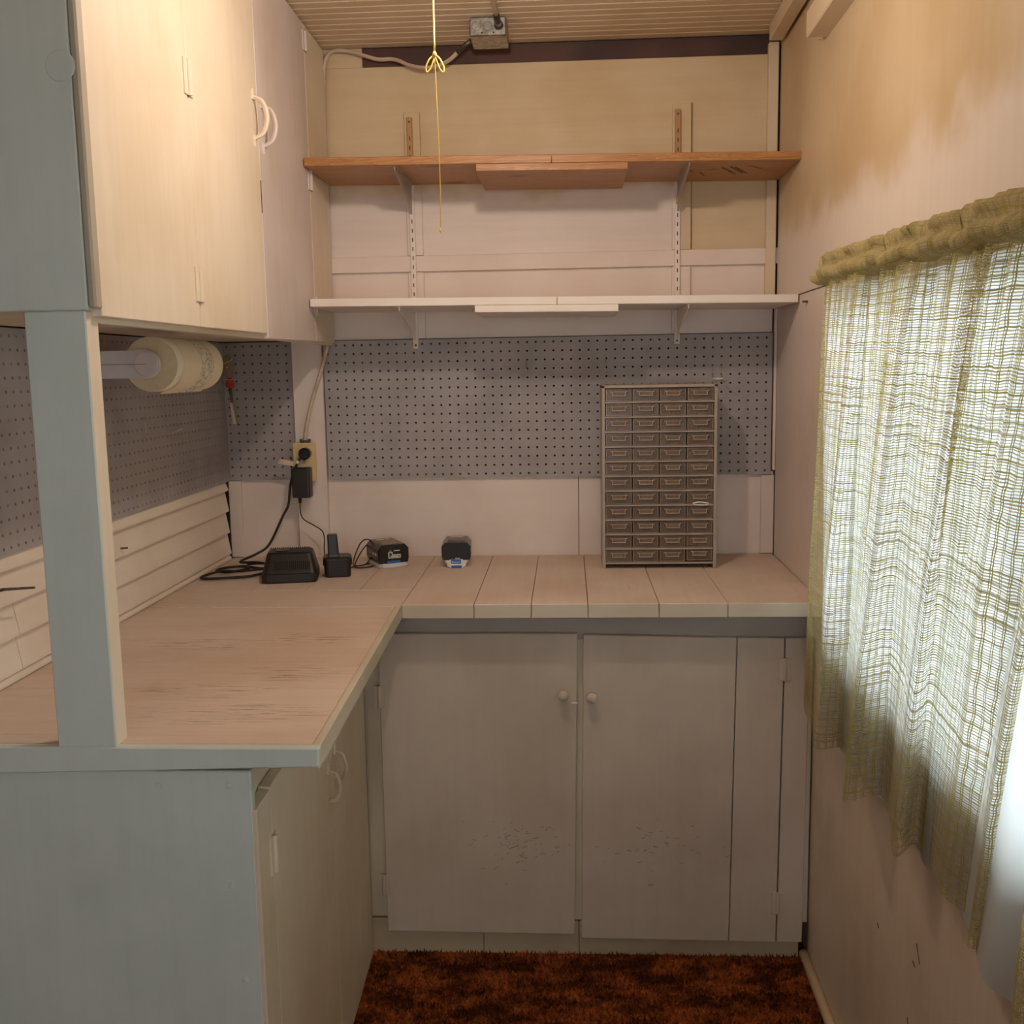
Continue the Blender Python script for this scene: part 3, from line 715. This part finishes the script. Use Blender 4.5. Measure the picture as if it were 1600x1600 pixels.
# --- large charger
CL, CR = (-.076, -.318, ZW), math.radians(10)
ch = thing('tool_charger', 'large black tool charger with vent slots and looped cord by the siding', 'charger', CL)
bm = NB(); loft(bm, [rrect(.142, .128, .016, 0), rrect(.146, .132, .016, .004), rrect(.146, .132, .016, .024), rrect(.142, .126, .014, .026), rrect(.120, .076, .012, .072, cy=.010), rrect(.114, .068, .012, .076, cy=.012)])
xform(bm, CL, CR); obj('body', bm, M['black'], ch)
bm = NB()
for k in range(19): box(bm, -.056 + k * .0056, -.0532 + k * .0056, .036 + .012 - .006, .050, .0755, .0785, .0006)
xform(bm, CL, CR); obj('top_ribs', bm, M['black'], ch)
bm = NB()
sl = .5 * (.126 - .076) / .046                      # front slope
for k in range(18):
    x = -.038 + k * .0053
    v = [(-.063 + (z - .026) * (.025 + .010) / .046 - .0006, z) for z in (.034, .055)]
    prism(bm, [(v[0][0], v[0][1]), (v[1][0], v[1][1]), (v[1][0] + .002, v[1][1]), (v[0][0] + .002, v[0][1])], 'x', x, x + .0026)
xform(bm, CL, CR); obj('vent_slots', bm, M['darkgap'], ch)
bm = NB(); lathe(bm, [(.019, .0755), (.018, .0785), (.0005, .0785)], (-.022, .006, 0), 'z', 20); xform(bm, CL, CR); obj('contact_cap', bm, M['black_gloss'], ch)
bm = NB(); box(bm, -.02, .032, -.0340, -.0315, .0600, .0660, .0008); xform(bm, CL, CR); obj('name_plate', bm, M['black'], ch)
zc0 = ZW + .0062
cord = [(-.128, -.27, ZW + .03), (-.16, -.24, ZW + .014), (-.20, -.20, zc0), (-.255, -.17, zc0), (-.300, -.19, zc0), (-.312, -.23, zc0), (-.27, -.255, zc0), (-.225, -.225, zc0 + .004), (-.235, -.185, zc0 + .008), (-.20, -.17, zc0 + .008),
        (-.15, -.20, zc0 + .008), (-.14, -.26, zc0 + .006), (-.19, -.31, zc0), (-.25, -.335, zc0), (-.305, -.345, zc0), (-.322, -.315, zc0), (-.285, -.27, zc0 + .006), (-.23, -.29, zc0 + .009), (-.17, -.27, zc0 + .012), (-.16, -.22, zc0 + .010), (-.205, -.185, zc0 + .014),
        (-.265, -.165, zc0 + .012), (-.235, -.10, ZW + .03), (-.205, -.075, .985), (-.165, -.062, 1.065), (-.147, -.058, 1.10), (-.138, -.058, 1.16), (-.118, -.060, 1.215), (-.106, -.054, 1.236), (-.098, -.052, 1.245)]
bm = NB(); tube(bm, cord, .0036, 8, 6); obj('cord', bm, M['rubber'], ch, smooth=True)
bm = NB(); lathe(bm, [(.0165, .0), (.0175, .004), (.0175, .022), (.014, .026), (.0005, .0262)], (-.094, -.0335, 1.2485), '-y', 24)
obj('plug', bm, M['black_gloss'], ch)
bm = NB(); prism(bm, [(-.163, 1.236), (-.124, 1.228), (-.123, 1.214), (-.170, 1.222)], 'y', -.0665, -.0655); obj('cord_tag', bm, M['card'], ch)
bm = NB(); tube(bm, [(-.116, -.0605, 1.220), (-.112, -.0575, 1.228)], .0048, 8); obj('tag_sleeve', bm, M['label_white'], ch, smooth=True)

# --- stem battery
SL, SR = (.042, -.275, ZW), math.radians(12)
sb = thing('stem_battery', 'small black stem topped drill battery beside the large charger', 'battery', SL)
bm = NB(); loft(bm, [rrect(.066, .066, .012, 0), rrect(.070, .070, .012, .003), rrect(.073, .072, .012, .044), rrect(.076, .075, .012, .046), rrect(.076, .075, .012, .052), rrect(.066, .066, .010, .055)])
xform(bm, SL, SR); obj('body', bm, M['black'], sb)
bm = NB(); loft(bm, [rrect(.034, .040, .004, .055, cx=-.010), rrect(.029, .034, .004, .060, cx=-.010), rrect(.027, .030, .004, .112, cx=-.012), rrect(.024, .027, .004, .114, cx=-.012)])
xform(bm, SL, SR); obj('stem', bm, M['black'], sb)
for s in (-1, 1):
    bm = NB(); box(bm, s * .036 - .003, s * .036 + .003, -.016, .016, .030, .050, .0015); xform(bm, SL, SR); obj('release_button', bm, M['black_gloss'], sb)

# --- lithium batteries
def pack(loc, rz, label, clear_base):
    t = thing('battery_pack', label, 'battery', loc)
    z0 = .012 if clear_base else .022
    def P(bm):
        if clear_base: bm.transform(Matrix.Diagonal((1.10, 1.06, 1.06, 1)))
        xform(bm, loc, rz); return bm
    bm = NB(); prof = lambda s, y: [(-.038 * s, y, z0), (-.041 * s, y, z0 + .010), (-.041 * s, y, z0 + .038), (-.031 * s, y, z0 + .050), (.031 * s, y, z0 + .050), (.041 * s, y, z0 + .038), (.041 * s, y, z0 + .010), (.038 * s, y, z0)]
    loft(bm, [prof(.95, -.056), prof(1, -.053), prof(1, .053), prof(.93, .057)]); obj('case', P(bm), M['black_gloss'], t)
    bm = NB(); box(bm, -.024, .024, -.046, -.008 if not clear_base else .02, z0 + .0502, z0 + .0508); obj('label_panel', P(bm), M['label_brown'] if clear_base else M['black'], t)
    bm = NB(); box(bm, -.020, .018, .030, .044, z0 + .0503, z0 + .0509); obj('label_strip', P(bm), M['card'], t)
    for s in (-1, 1):
        for k, (a, b2) in enumerate(((-.036, -.024), (-.014, -.004), (.010, .020))):
            bm = NB(); box(bm, s * .0411 - .0005, s * .0411 + .0005, a, b2, z0 + .020, z0 + .026); obj('side_mark', P(bm), M['label_white'] if k != 2 else M['smoke_rim'], t)
    if clear_base:
        bm = NB(); loft(bm, [rrect(.082, .122, .022, 0), rrect(.086, .126, .022, .003), rrect(.082, .120, .020, .0122)]); obj('charging_base', P(bm), M['grey_plastic'], t)['label'] = 'pale grey base'
        bm = NB(); box(bm, -.020, .017, -.0600, -.0535, .0080, .0190, .0015); obj('release_button', P(bm), M['blue_plastic'], t)
        bm = NB(); y = -.0566                    # maker's mark: framed initial with a word bar
        for a in ((-.015, -.0128, .0255, .0420), (-.015, -.004, .0405, .0425), (-.0128, .0180, .0255, .0275), (-.006, -.004, .0345, .0420), (-.004, .0180, .0335, .0355), (.0158, .0180, .0275, .0350), (-.0095, .0135, .0292, .0320), (-.012, -.006, .0450, .0462), (.000, .0160, .0445, .0466)):
            box(bm, a[0], a[1], y - .0004, y + .0012, a[2], a[3])
        obj('maker_mark', P(bm), M['label_white'], t)
    else:
        bm = NB(); loft(bm, [rrect(.052, .106, .006, .002), rrect(.056, .108, .006, .010), rrect(.070, .108, .006, .0215)]); obj('slide_base', P(bm), M['white_plastic'], t)['label'] = 'white slide base'
        bm = NB(); box(bm, -.019, .019, -.0605, -.050, 0, .024, .0015); obj('latch_frame', P(bm), M['white_plastic'], t)
        bm = NB(); box(bm, -.0145, .0135, -.0622, -.059, .0125, .0235, .001); prism(bm, [(-.0145, .0235), (-.006, .0235), (-.0100, .0290)], 'y', -.0622, -.0595); obj('release_button', P(bm), M['blue_plastic'], t)
        bm = NB(); box(bm, -.0145, .0150, -.0622, -.059, .0005, .0075, .001); obj('lower_latch', P(bm), M['blue_plastic'], t)
        bm = NB(); box(bm, -.010, .0105, -.0626, -.0618, .0165, .0180); box(bm, -.0120, -.0100, -.0626, -.0618, .0160, .0200); box(bm, -.003, .0100, -.0572, -.055, .0262, .0278); obj('maker_mark', P(bm), M['label_white'], t)
    return t
p2 = pack((.152, -.118, ZW), math.radians(28), 'black battery pack with blue button on a pale grey base, turned toward the corner', True)
p3 = pack((.354, -.125, ZW), math.radians(4), 'black battery pack on white slide base with blue latches, standing alone', False)
# adapter with its thin coiled cord
ad = thing('plug_in_adapter', 'black plug in power adapter on the outlet with a thin cord', 'adapter', (-.104, -.055, 1.166))
bm = NB(); loft(bm, [rrect(.050, .034, .006, 1.121, cx=-.104, cy=-.054), rrect(.054, .040, .006, 1.124, cx=-.104, cy=-.054), rrect(.054, .040, .006, 1.206, cx=-.104, cy=-.054), rrect(.050, .034, .006, 1.209, cx=-.104, cy=-.054)]); obj('body', bm, M['black'], ad)
bm = NB(); lathe(bm, [(.0045, 1.104), (.0055, 1.122)], (-.113, -.054, 0), 'z', 10); obj('strain_relief', bm, M['rubber'], ad)
zz = ZW + .003
c2 = [(-.113, -.054, 1.112), (-.113, -.054, 1.075), (-.103, -.056, 1.055), (-.072, -.062, 1.038), (-.048, -.066, 1.022), (-.040, -.075, 1.000), (-.036, -.10, .975), (-.022, -.14, .950), (.005, -.17, zz), (.045, -.185, zz), (.080, -.165, zz + .002), (.105, -.120, zz), (.115, -.165, zz), (.085, -.20, zz + .002),
      (.066, -.165, zz + .004), (.075, -.11, .968), (.092, -.09, .985), (.100, -.105, .955), (.095, -.15, zz + .004), (.070, -.185, zz + .006), (.060, -.15, zz + .016), (.072, -.115, .990), (.088, -.10, 1.002), (.104, -.085, .992), (.118, -.068, .978)]
bm = NB(); tube(bm, c2, .0019, 6, 6); obj('cord', bm, M['rubber'], ad, smooth=True)

# ================================================================== OUTLET, CABLE, JUNCTION BOX
ob = thing('outlet_box', 'almond outlet box on the white stud with plugs in it', 'outlet', (-.1, -.02, 1.222))
bm = NB(); box(bm, -.134, -.068, -.0335, -.0135, 1.165, 1.279, .0025); obj('cover', bm, M['almond'], ob)
bm = NB(); lathe(bm, [(.0165, 0), (.016, .001)], (-.101, -.0335, 1.2485), '-y', 24); lathe(bm, [(.0165, 0), (.016, .001)], (-.101, -.0335, 1.2035), '-y', 24); obj('socket', bm, M['card'], ob)
bm = NB(); lathe(bm, [(.003, 0), (.0025, .0008)], (-.101, -.0335, 1.226), '-y', 10); obj('screw', bm, M['steel_dark'], ob)
bm = NB(); box(bm, -.112, -.082, -.030, -.016, 1.279, 1.285, .001); lathe(bm, [(.004, 1.284), (.004, 1.290)], (-.110, -.023, 0), 'z', 8); lathe(bm, [(.004, 1.284), (.004, 1.290)], (-.085, -.023, 0), 'z', 8); obj('cable_clamp', bm, M['steel_dark'], ob)
cab = [(-.097, -.023, 1.286), (-.092, -.024, 1.32), (-.079, -.023, 1.376), (-.060, -.023, 1.435), (-.042, -.022, 1.487), (-.027, -.021, 1.535), (-.018, -.018, 1.58), (-.014, -.012, 1.66), (-.014, -.003, 1.72), (-.010, -.003, 1.85), (-.008, -.003, 2.0), (-.006, -.003, 2.15), (-.004, -.003, 2.29), (.002, -.004, 2.345), (.016, -.008, 2.368), (.038, -.012, 2.375), (.075, -.014, 2.371), (.099, -.014, 2.364), (.154, -.020, 2.346), (.190, -.022, 2.345), (.215, -.028, 2.338), (.245, -.040, 2.322), (.285, -.058, 2.309), (.325, -.070, 2.308), (.362, -.085, 2.319), (.388, -.10, 2.335)]
cb = thing('wall_cable', 'pale painted cable running from the outlet up the corner to the junction box', 'cable', (-.012, -.003, 1.9))
bm = NB(); tube(bm, cab, .0062, 8, 5, flat=.75); obj('sheath', bm, M['cable'], cb, smooth=True)
bm = NB(); tube(bm, [(.386, -.099, 2.334), (.408, -.112, 2.347), (.428, -.122, 2.358)], .0066, 8); obj('bare_end', bm, M['steel_dark'], cb, smooth=True)['label'] = 'dark unpainted end'
jb = thing('junction_box', 'steel junction box with round knockouts on the ceiling', 'junction box', (.478, -.165, 2.36))
bm = NB(); box(bm, .431, .526, -.222, -.110, 2.336, ZC - .0015, .003); obj('box', bm, M['steel'], jb)
for kx in (.449, .478, .507):
    bm = NB(); n = 20
    for a0 in range(n):
        a, b2 = 2 * math.pi * a0 / n, 2 * math.pi * (a0 + 1) / n
        q = [(kx + r * math.cos(t), -.2228, 2.3605 + r * math.sin(t)) for r, t in ((.0120, a), (.0120, b2), (.0108, b2), (.0108, a))]
        bm.faces.new([bm.verts.new(v) for v in q])
    obj('knockout', bm, M['steel_dark'], jb)
for kx in (.463, .493):
    bm = NB(); lathe(bm, [(.0022, 0), (.002, .0006)], (kx, -.222, 2.3445), '-y', 10); obj('screw_hole', bm, M['darkgap'], jb)
bm = NB(); tube(bm, [(.506, -.230, 2.363), (.504, -.242, 2.370), (.503, -.258, 2.376)], .0085, 10); lathe(bm, [(.012, 0), (.012, .008), (.009, .016)], (.507, -.222, 2.3605), '-y', 8); obj('clamp_connector', bm, M['steel_dark'], jb)
bm = NB(); tube(bm, [(.503, -.256, 2.3765), (.502, -.29, 2.3778), (.503, -.6, 2.3778), (.515, -1.10, 2.3778)], .0068, 8); tag(obj('ceiling_cable', bm, M['cable'], None, (.503, -.6, 2.37), smooth=True), 'pale painted cable along the ceiling from the junction box toward the lamp', 'cable')

# ================================================================== LAMP (above the frame) AND PULL CORD
lp = thing('ceiling_lamp', 'bare bulb lampholder under the ceiling above the yellow cord', 'lamp', (LAMP[0], LAMP[1], ZC))
bm = NB(); lathe(bm, [(.055, ZC - .001), (.055, ZC - .016), (.030, ZC - .034), (.022, ZC - .060), (.012, ZC - .062)], (LAMP[0], LAMP[1], 0), 'z', 24); obj('base', bm, M['white_plastic'], lp, smooth=True)
bm = NB(); lathe(bm, [(.006, ZC - .06), (.006, 2.215)], (LAMP[0], LAMP[1], 0), 'z', 8); lathe(bm, [(.017, 2.216), (.017, 2.190), (.013, 2.188)], (LAMP[0], LAMP[1], 0), 'z', 16); obj('bulb_socket', bm, M['white_plastic'], lp, smooth=True)
pc = thing('pull_cord', 'yellow nylon pull cord with a tied bow hanging from the lamp', 'cord', (.456, -1.20, 2.1))
bm = NB(); tube(bm, [(.500, -1.20, 2.205), (.470, -1.20, 2.198), (.4565, -1.20, 2.16), (.456, -1.20, 2.10), (.456, -1.20, 2.014)], .0016, 7, 4); obj('cord', bm, M['yellow'], pc, smooth=True)
bm = NB(); tube(bm, [(.456, -1.20, 2.014), (.4575, -1.20, 1.95), (.4595, -1.20, 1.85), (.4600, -1.20, 1.78), (.4585, -1.20, 1.725)], .0008, 6, 4); obj('thin_string', bm, M['yellow'], pc, smooth=True)
bm = NB()
tube(bm, [(.456, -1.20, 2.012), (.447, -1.203, 2.003), (.441, -1.204, 1.990), (.443, -1.203, 1.983), (.448, -1.202, 1.988), (.4535, -1.201, 2.001), (.456, -1.20, 2.012)], .0015, 6, 5)
tube(bm, [(.456, -1.20, 2.012), (.464, -1.198, 2.006), (.4705, -1.197, 1.993), (.4705, -1.197, 1.984), (.4655, -1.198, 1.987), (.4600, -1.199, 2.000), (.456, -1.20, 2.012)], .0015, 6, 5)
lathe(bm, [(.001, 2.006), (.0034, 2.010), (.0036, 2.014), (.001, 2.018)], (.456, -1.20, 0), 'z', 10)
obj('bow', bm, M['yellow'], pc, smooth=True)
bm = NB(); lathe(bm, [(.0008, 1.719), (.0022, 1.723), (.0008, 1.728)], (.4585, -1.20, 0), 'z', 8); tube(bm, [(.4585, -1.2, 1.722), (.461, -1.2, 1.715)], .0008, 5); obj('end_knot', bm, M['yellow'], pc)

# ================================================================== PAPER TOWELS
tw = thing('paper_towel_roll', 'roll of printed paper towel hung in front of the left pegboard', 'paper towel', (-.148, -1.0, 1.505))
cx, cz, R0, ya, yb = -.148, 1.505, .0545, -1.00, -.735
bm = NB(); lathe(bm, [(.022, ya + .0005), (R0 - .001, ya), (R0, ya + .001), (R0, yb - .001), (R0 - .001, yb), (.022, yb - .0005)], (cx, 0, cz), 'y', 48); ro = obj('roll', bm, [M['towel']], tw, smooth=False)
for f in ro.data.polygons:
    f.use_smooth = abs(f.normal.y) < .5
bm = NB(); lathe(bm, [(.022, ya - .0004), (R0 - .001, ya - .0004), (R0 - .001, ya - .0002), (.022, ya - .0002)], (cx, 0, cz), 'y', 48); obj('paper_end', bm, M['towel_end'], tw)
bm = NB(); A = []
for k in range(15):
    a = math.radians(70 - k * 11); A.append((cx + (R0 + .0012) * math.cos(a), cz + (R0 + .0012) * math.sin(a)))
A += [(A[-1][0] - .004, A[-1][1] - .004)]
for (x0, z0), (x1, z1) in zip(A, A[1:]):
    bm.faces.new([bm.verts.new(v) for v in ((x0, ya + .03, z0), (x1, ya + .03, z1), (x1, yb, z1), (x0, yb, z0))])
bmesh.ops.remove_doubles(bm, verts=bm.verts, dist=1e-5); obj('loose_sheet', bm, M['towel'], tw, smooth=True)
th = thing('paper_towel_holder', 'pale lavender plastic arms holding the paper towel roll', 'holder', (-.33, -.87, 1.505))
for nm, yy0, yy1 in (('arm', ya - .016, ya - .004), ('arm', yb + .004, yb + .016)):
    bm = NB(); pts = [(-.3345, cz + .0265), (-.3345, cz - .0265)]
    for k in range(13):
        a = math.radians(-90 + 180 * k / 12); pts.append((cx + .0275 * math.cos(a) - .004, cz + .0275 * math.sin(a)))
    prism(bm, pts, 'y', yy0, yy1, .0015); arm = obj(nm, bm, M['lav_plastic'], th)
    bm = NB(); lathe(bm, [(.0005, yy0 - .0022), (.0225, yy0 - .0022), (.0240, yy0 - .001), (.0240, yy0 + .001)], (cx - .004, 0, cz), 'y', 32); obj('hub', bm, M['lav_plastic'], arm)
    if yy0 < ya: 
        bm = NB(); box(bm, -.33, cx - .002, yy0 - .0028, yy0 + .0005, cz - .0006, cz + .0006); obj('groove', bm, M['smoke_rim'], arm)
bm = NB(); lathe(bm, [(.0195, ya - .004), (.0195, yb + .004)], (cx, 0, cz), 'y', 20); obj('spindle', bm, M['lav_plastic'], th, smooth=True)

# ================================================================== HOOKS AND SMALL THINGS
def wirething(name, label, cat, pts, r, mat, sub=0, loc=None, group=None):
    bm = NB(); tube(bm, pts, r, 7, sub); return tag(obj(name, bm, mat, None, loc or pts[0], smooth=True), label, cat, group)
wirething('pegboard_hook', 'long bent wire hook on the left pegboard below the paper towels', 'hook', [(-.333, -.62, 1.383), (-.327, -.62, 1.380), (-.326, -.62, 1.352), (-.322, -.62, 1.346), (-.265, -.62, 1.346), (-.238, -.62, 1.357)], .0022, M['wire'])
wirething('pegboard_hook', 'short wire hook on the wide pegboard above the left end of the drawer cabinet', 'hook', [(.783, .004, 1.509), (.783, -.005, 1.508), (.783, -.006, 1.476), (.783, -.030, 1.470), (.783, -.036, 1.480)], .0021, M['wire'])
wirething('pegboard_hook', 'short wire hook in the middle of the wide pegboard under the white shelf', 'hook', [(.556, .004, 1.509), (.556, -.005, 1.508), (.556, -.006, 1.480), (.556, -.028, 1.474), (.556, -.034, 1.484)], .0021, M['wire'])
dh = thing('pegboard_hook', 'double wire pegboard hook at the top right corner of the drawer cabinet', 'hook', (1.106, -.005, 1.48))
for x in (1.0925, 1.1185):
    bm = NB(); tube(bm, [(x, .004, 1.484), (x, -.004, 1.483), (x, -.005, 1.448)], .0017, 7); obj('wire', bm, M['wire'], dh, smooth=True)
bm = NB(); box(bm, 1.0905, 1.1215, -.0085, -.0035, 1.442, 1.449, .001); obj('plate', bm, M['wire'], dh)
bm = NB(); tube(bm, [(1.117, -.006, 1.4435), (1.122, -.045, 1.437), (1.126, -.075, 1.445)], .0017, 7); tube(bm, [(1.095, -.006, 1.4435), (1.098, -.045, 1.437)], .0017, 7); obj('prong', bm, M['wire'], dh, smooth=True)
# old brush hanging in the corner
br = thing('hanging_brush', 'old narrow brush with red ferrule hanging in the pegboard corner', 'brush', (-.306, -.045, 1.45))
bm = NB(); loft(bm, [rrect(.016, .006, .002, 1.471, cx=-.310, cy=-.045), rrect(.021, .007, .002, 1.500, cx=-.311, cy=-.045), rrect(.021, .007, .002, 1.530, cx=-.311, cy=-.045), rrect(.014, .006, .002, 1.536, cx=-.311, cy=-.045)]); obj('handle', bm, M['raw'], br)
bm = NB(); lathe(bm, [(.009, 1.443), (.012, 1.447), (.0125, 1.455), (.010, 1.464), (.006, 1.472)], (-.306, -.045, 0), 'z', 14); obj('ferrule', bm, M['red'], br, smooth=True)
bm = NB(); tube(bm, [(-.306, -.045, 1.445), (-.305, -.045, 1.42), (-.304, -.045, 1.40)], .0045, 7); obj('shaft', bm, M['steel_dark'], br, smooth=True)
bm = NB(); tube(bm, [(-.307, -.046, 1.415), (-.304, -.045, 1.385), (-.300, -.044, 1.350), (-.299, -.044, 1.338)], lambda t: .003 + .005 * t, 8, 3, flat=.5); obj('bristles', bm, M['card'], br, smooth=True)
bm = NB(); lathe(bm, [(.0025, 0), (.002, .001)], (-.311, -.0485, 1.502), '-y', 8); obj('rivet', bm, M['label_white'], br)
wirething('pegboard_hook', 'thin wire hook holding the old brush in the corner', 'hook', [(-.333, -.075, 1.516), (-.318, -.060, 1.512), (-.300, -.053, 1.520), (-.292, -.052, 1.528)], .0014, M['wire'], 3)
wirething('pegboard_hook', 'thin wire hook below the brush handle on the narrow pegboard', 'hook', [(-.262, .003, 1.470), (-.270, -.02, 1.462), (-.290, -.051, 1.4665), (-.322, -.052, 1.4665)], .0014, M['wire'], 3)
wirething('steel_rod', 'thin steel rod pointing out of the lap siding at the far left', 'rod', [(XL + .012, -1.43, 1.120), (-.300, -1.33, 1.1215), (-.296, -1.235, 1.1045)], lambda t: .0036 - .0014 * t, M['steel_dark'])
wirething('bent_nail', 'small dark nail sticking out of the siding beside the post', 'nail', [(XL - .002, -.775, 1.096), (XL + .022, -.770, 1.097)], .0022, M['steel_dark'])

# ================================================================== CURTAINS
def resample(P, n):
    L = [0.0]
    for a, b in zip(P, P[1:]): L.append(L[-1] + (b - a).length)
    out = []; j = 0
    for k in range(n):
        s = L[-1] * k / (n - 1)
        while j < len(P) - 2 and L[j + 1] < s: j += 1
        t = (s - L[j]) / max(L[j + 1] - L[j], 1e-9); out.append(P[j].lerp(P[j + 1], t))
    return out, L[-1]
def curtain_surface(bm, bottom, ytop0, ytop1, xt, z0, z1, nu, nv, gather, topfold=.30, zsag=None, seed=1):
    P, L = resample(catmull([(x, y, 0) for x, y in bottom], 12), nu)
    uvl = bm.loops.layers.uv.new('UVMap'); rr = random.Random(seed)
    ph = [rr.uniform(0, 6.28) for _ in range(6)]
    yb0, yb1 = P[0].y, P[-1].y; G = []
    for j in range(nv):
        t = j / (nv - 1); w = t ** .75; row = []
        for i in range(nu):
            s = i / (nu - 1); b = P[i]
            f = (b.y - yb0) / (yb1 - yb0); yt = ytop0 + f * (ytop1 - ytop0); xtp = xt + topfold * (b.x - 1.205)
            y = yt + (b.y - yt) * w; x = xtp + (b.x - xtp) * w
            gg = gather * (1 - w) ** 1.5
            x += gg * (math.sin(s * 150 + ph[0]) + .6 * math.sin(s * 91 + ph[1]))
            x += .003 * math.sin(7 * t + s * 40 + ph[2]) * (1 - abs(2 * t - 1))
            zt = z1 + .025 * (y + .8); z = zt + (z0 - zt) * t + (.004 * math.sin(s * 37 + ph[3]) * t)
            x = min(x, xr(y) - .010)
            row.append((bm.verts.new((x, y, z)), (s * L * 1.06, t * (z1 - z0))))
        G.append(row)
    for j in range(nv - 1):
        for i in range(nu - 1):
            q = [G[j][i], G[j][i + 1], G[j + 1][i + 1], G[j + 1][i]]
            f = bm.faces.new([v for v, _ in q]); f.smooth = True
            for l, (_, uv) in zip(f.loops, q): l[uvl].uv = uv
def header(bm, y0, y1, xt, zc, seed):
    """gathered rod pocket with a frill above it"""
    uvl = bm.loops.layers.uv.new('UVMap'); rr = random.Random(seed); n = int(abs(y1 - y0) / .004); ph = [rr.uniform(0, 6.28) for _ in range(8)]
    prof = [(-.012, -.030), (-.023, -.020), (-.026, -.006), (-.020, .008), (-.012, .014), (-.016, .028), (-.019, .042), (-.012, .054), (.001, .056), (.006, .042), (.006, .022), (.010, .010), (.020, .0), (.018, -.018), (.006, -.030)]
    G = []
    for i in range(n + 1):
        y = y0 + (y1 - y0) * i / n; s = i * .004
        a = math.sin(s * 170 + ph[0]) + .7 * math.sin(s * 97 + ph[1]) + .5 * math.sin(s * 263 + ph[2]); b = math.sin(s * 41 + ph[3]) + .6 * math.sin(s * 73 + ph[4]); row = []
        c = math.sin(s * 211 + ph[5]) + .8 * math.sin(s * 58 + ph[6])
        for k, (dx, dz) in enumerate(prof):
            up = max(0, dz) / .056
            sc = 1 + .16 * a * (1 - up) + .30 * c * up
            row.append((bm.verts.new((xt + dx * sc + .007 * b * up + .0025 * c, y + .006 * c * up + .003 * a, zc + .025 * (y + .8) + dz * .64 * (1 + .09 * a * (1 - up) + .16 * b * up + .05 * c * up) - .003 * b)), (s * 3.0, k * .012)))
        G.append(row)
    m = len(prof)
    for i in range(n):
        for k in range(m):
            q = [G[i][k], G[i + 1][k], G[i + 1][(k + 1) % m], G[i][(k + 1) % m]]
            f = bm.faces.new([v for v, _ in q]); f.smooth = True
            for l, (_, uv) in zip(f.loops, q): l[uvl].uv = uv
bot1 = [(1.232, -.665), (1.212, -.695), (1.200, -.83), (1.176, -.946), (1.185, -.962), (1.226, -.945), (1.236, -.955), (1.205, -1.09), (1.168, -1.207), (1.175, -1.226), (1.225, -1.205), (1.238, -1.212), (1.222, -1.31), (1.190, -1.425), (1.196, -1.440), (1.232, -1.388), (1.240, -1.40),
        (1.232, -1.48), (1.219, -1.556), (1.224, -1.574), (1.240, -1.612), (1.232, -1.640), (1.209, -1.690), (1.214, -1.703), (1.238, -1.690)]
RODZ, RODX = 1.668, 1.203
c1 = thing('curtain', 'straw and green open weave curtain panel gathered on a rod over the window', 'curtain', (RODX, -1.3, .70), 'open weave window curtains')
bm = NB(); curtain_surface(bm, bot1, -.830, -1.985, RODX - .004, .700, 1.650, 520, 46, .0055); obj('cloth', bm, M['weave'], c1)
bm = NB(); header(bm, -.845, -1.99, RODX, RODZ, 4); obj('gathered_heading', bm, M['weave_dense'], c1)
bot2 = [(1.236, -1.872), (1.205, -1.862), (1.178, -1.90), (1.190, -1.96), (1.232, -1.95), (1.230, -2.05), (1.180, -2.12), (1.190, -2.2), (1.230, -2.2), (1.225, -2.35), (1.180, -2.45), (1.21, -2.55), (1.225, -2.66)]
c2_ = thing('curtain', 'second straw and green curtain panel at the right edge of the photo', 'curtain', (RODX, -2.3, .70), 'open weave window curtains')
bm = NB(); curtain_surface(bm, bot2, -2.02, -2.70, RODX - .004, .700, 1.650, 260, 30, .005, seed=3); obj('cloth', bm, M['weave'], c2_)
bm = NB(); header(bm, -2.0, -2.70, RODX, RODZ, 9); obj('gathered_heading', bm, M['weave_dense'], c2_)
ln = thing('curtain_lining', 'plain white lining curtain hanging behind the straw curtain', 'curtain', (1.236, -1.4, .69))
bot3 = [(1.248, -.70), (1.240, -.78)] + [(1.240 + .007 * (-1) ** k, -.86 - k * .085) for k in range(10)] + [(1.214, -1.715), (1.206, -1.76), (1.222, -1.80), (1.216, -1.845)]
bm = NB(); curtain_surface(bm, bot3, -.71, -2.08, 1.228, .690, 1.640, 200, 24, .001, .2, seed=6); obj('cloth', bm, M['lining'], ln)
rod = thing('curtain_rod', 'thin white curtain rod hidden inside the gathered curtain heading', 'curtain rod', (RODX, -1.7, RODZ))
bm = NB(); tube(bm, [(xr(-.825) - .006, -.828, RODZ - .008), (RODX + .02, -.832, RODZ - .008), (RODX, -.850, RODZ - .009), (RODX, -1.7, RODZ - .030), (RODX, -2.70, RODZ - .055), (xr(-2.72) - .006, -2.72, RODZ - .056)], .006, 8); obj('rod', bm, M['white_plastic'], rod)
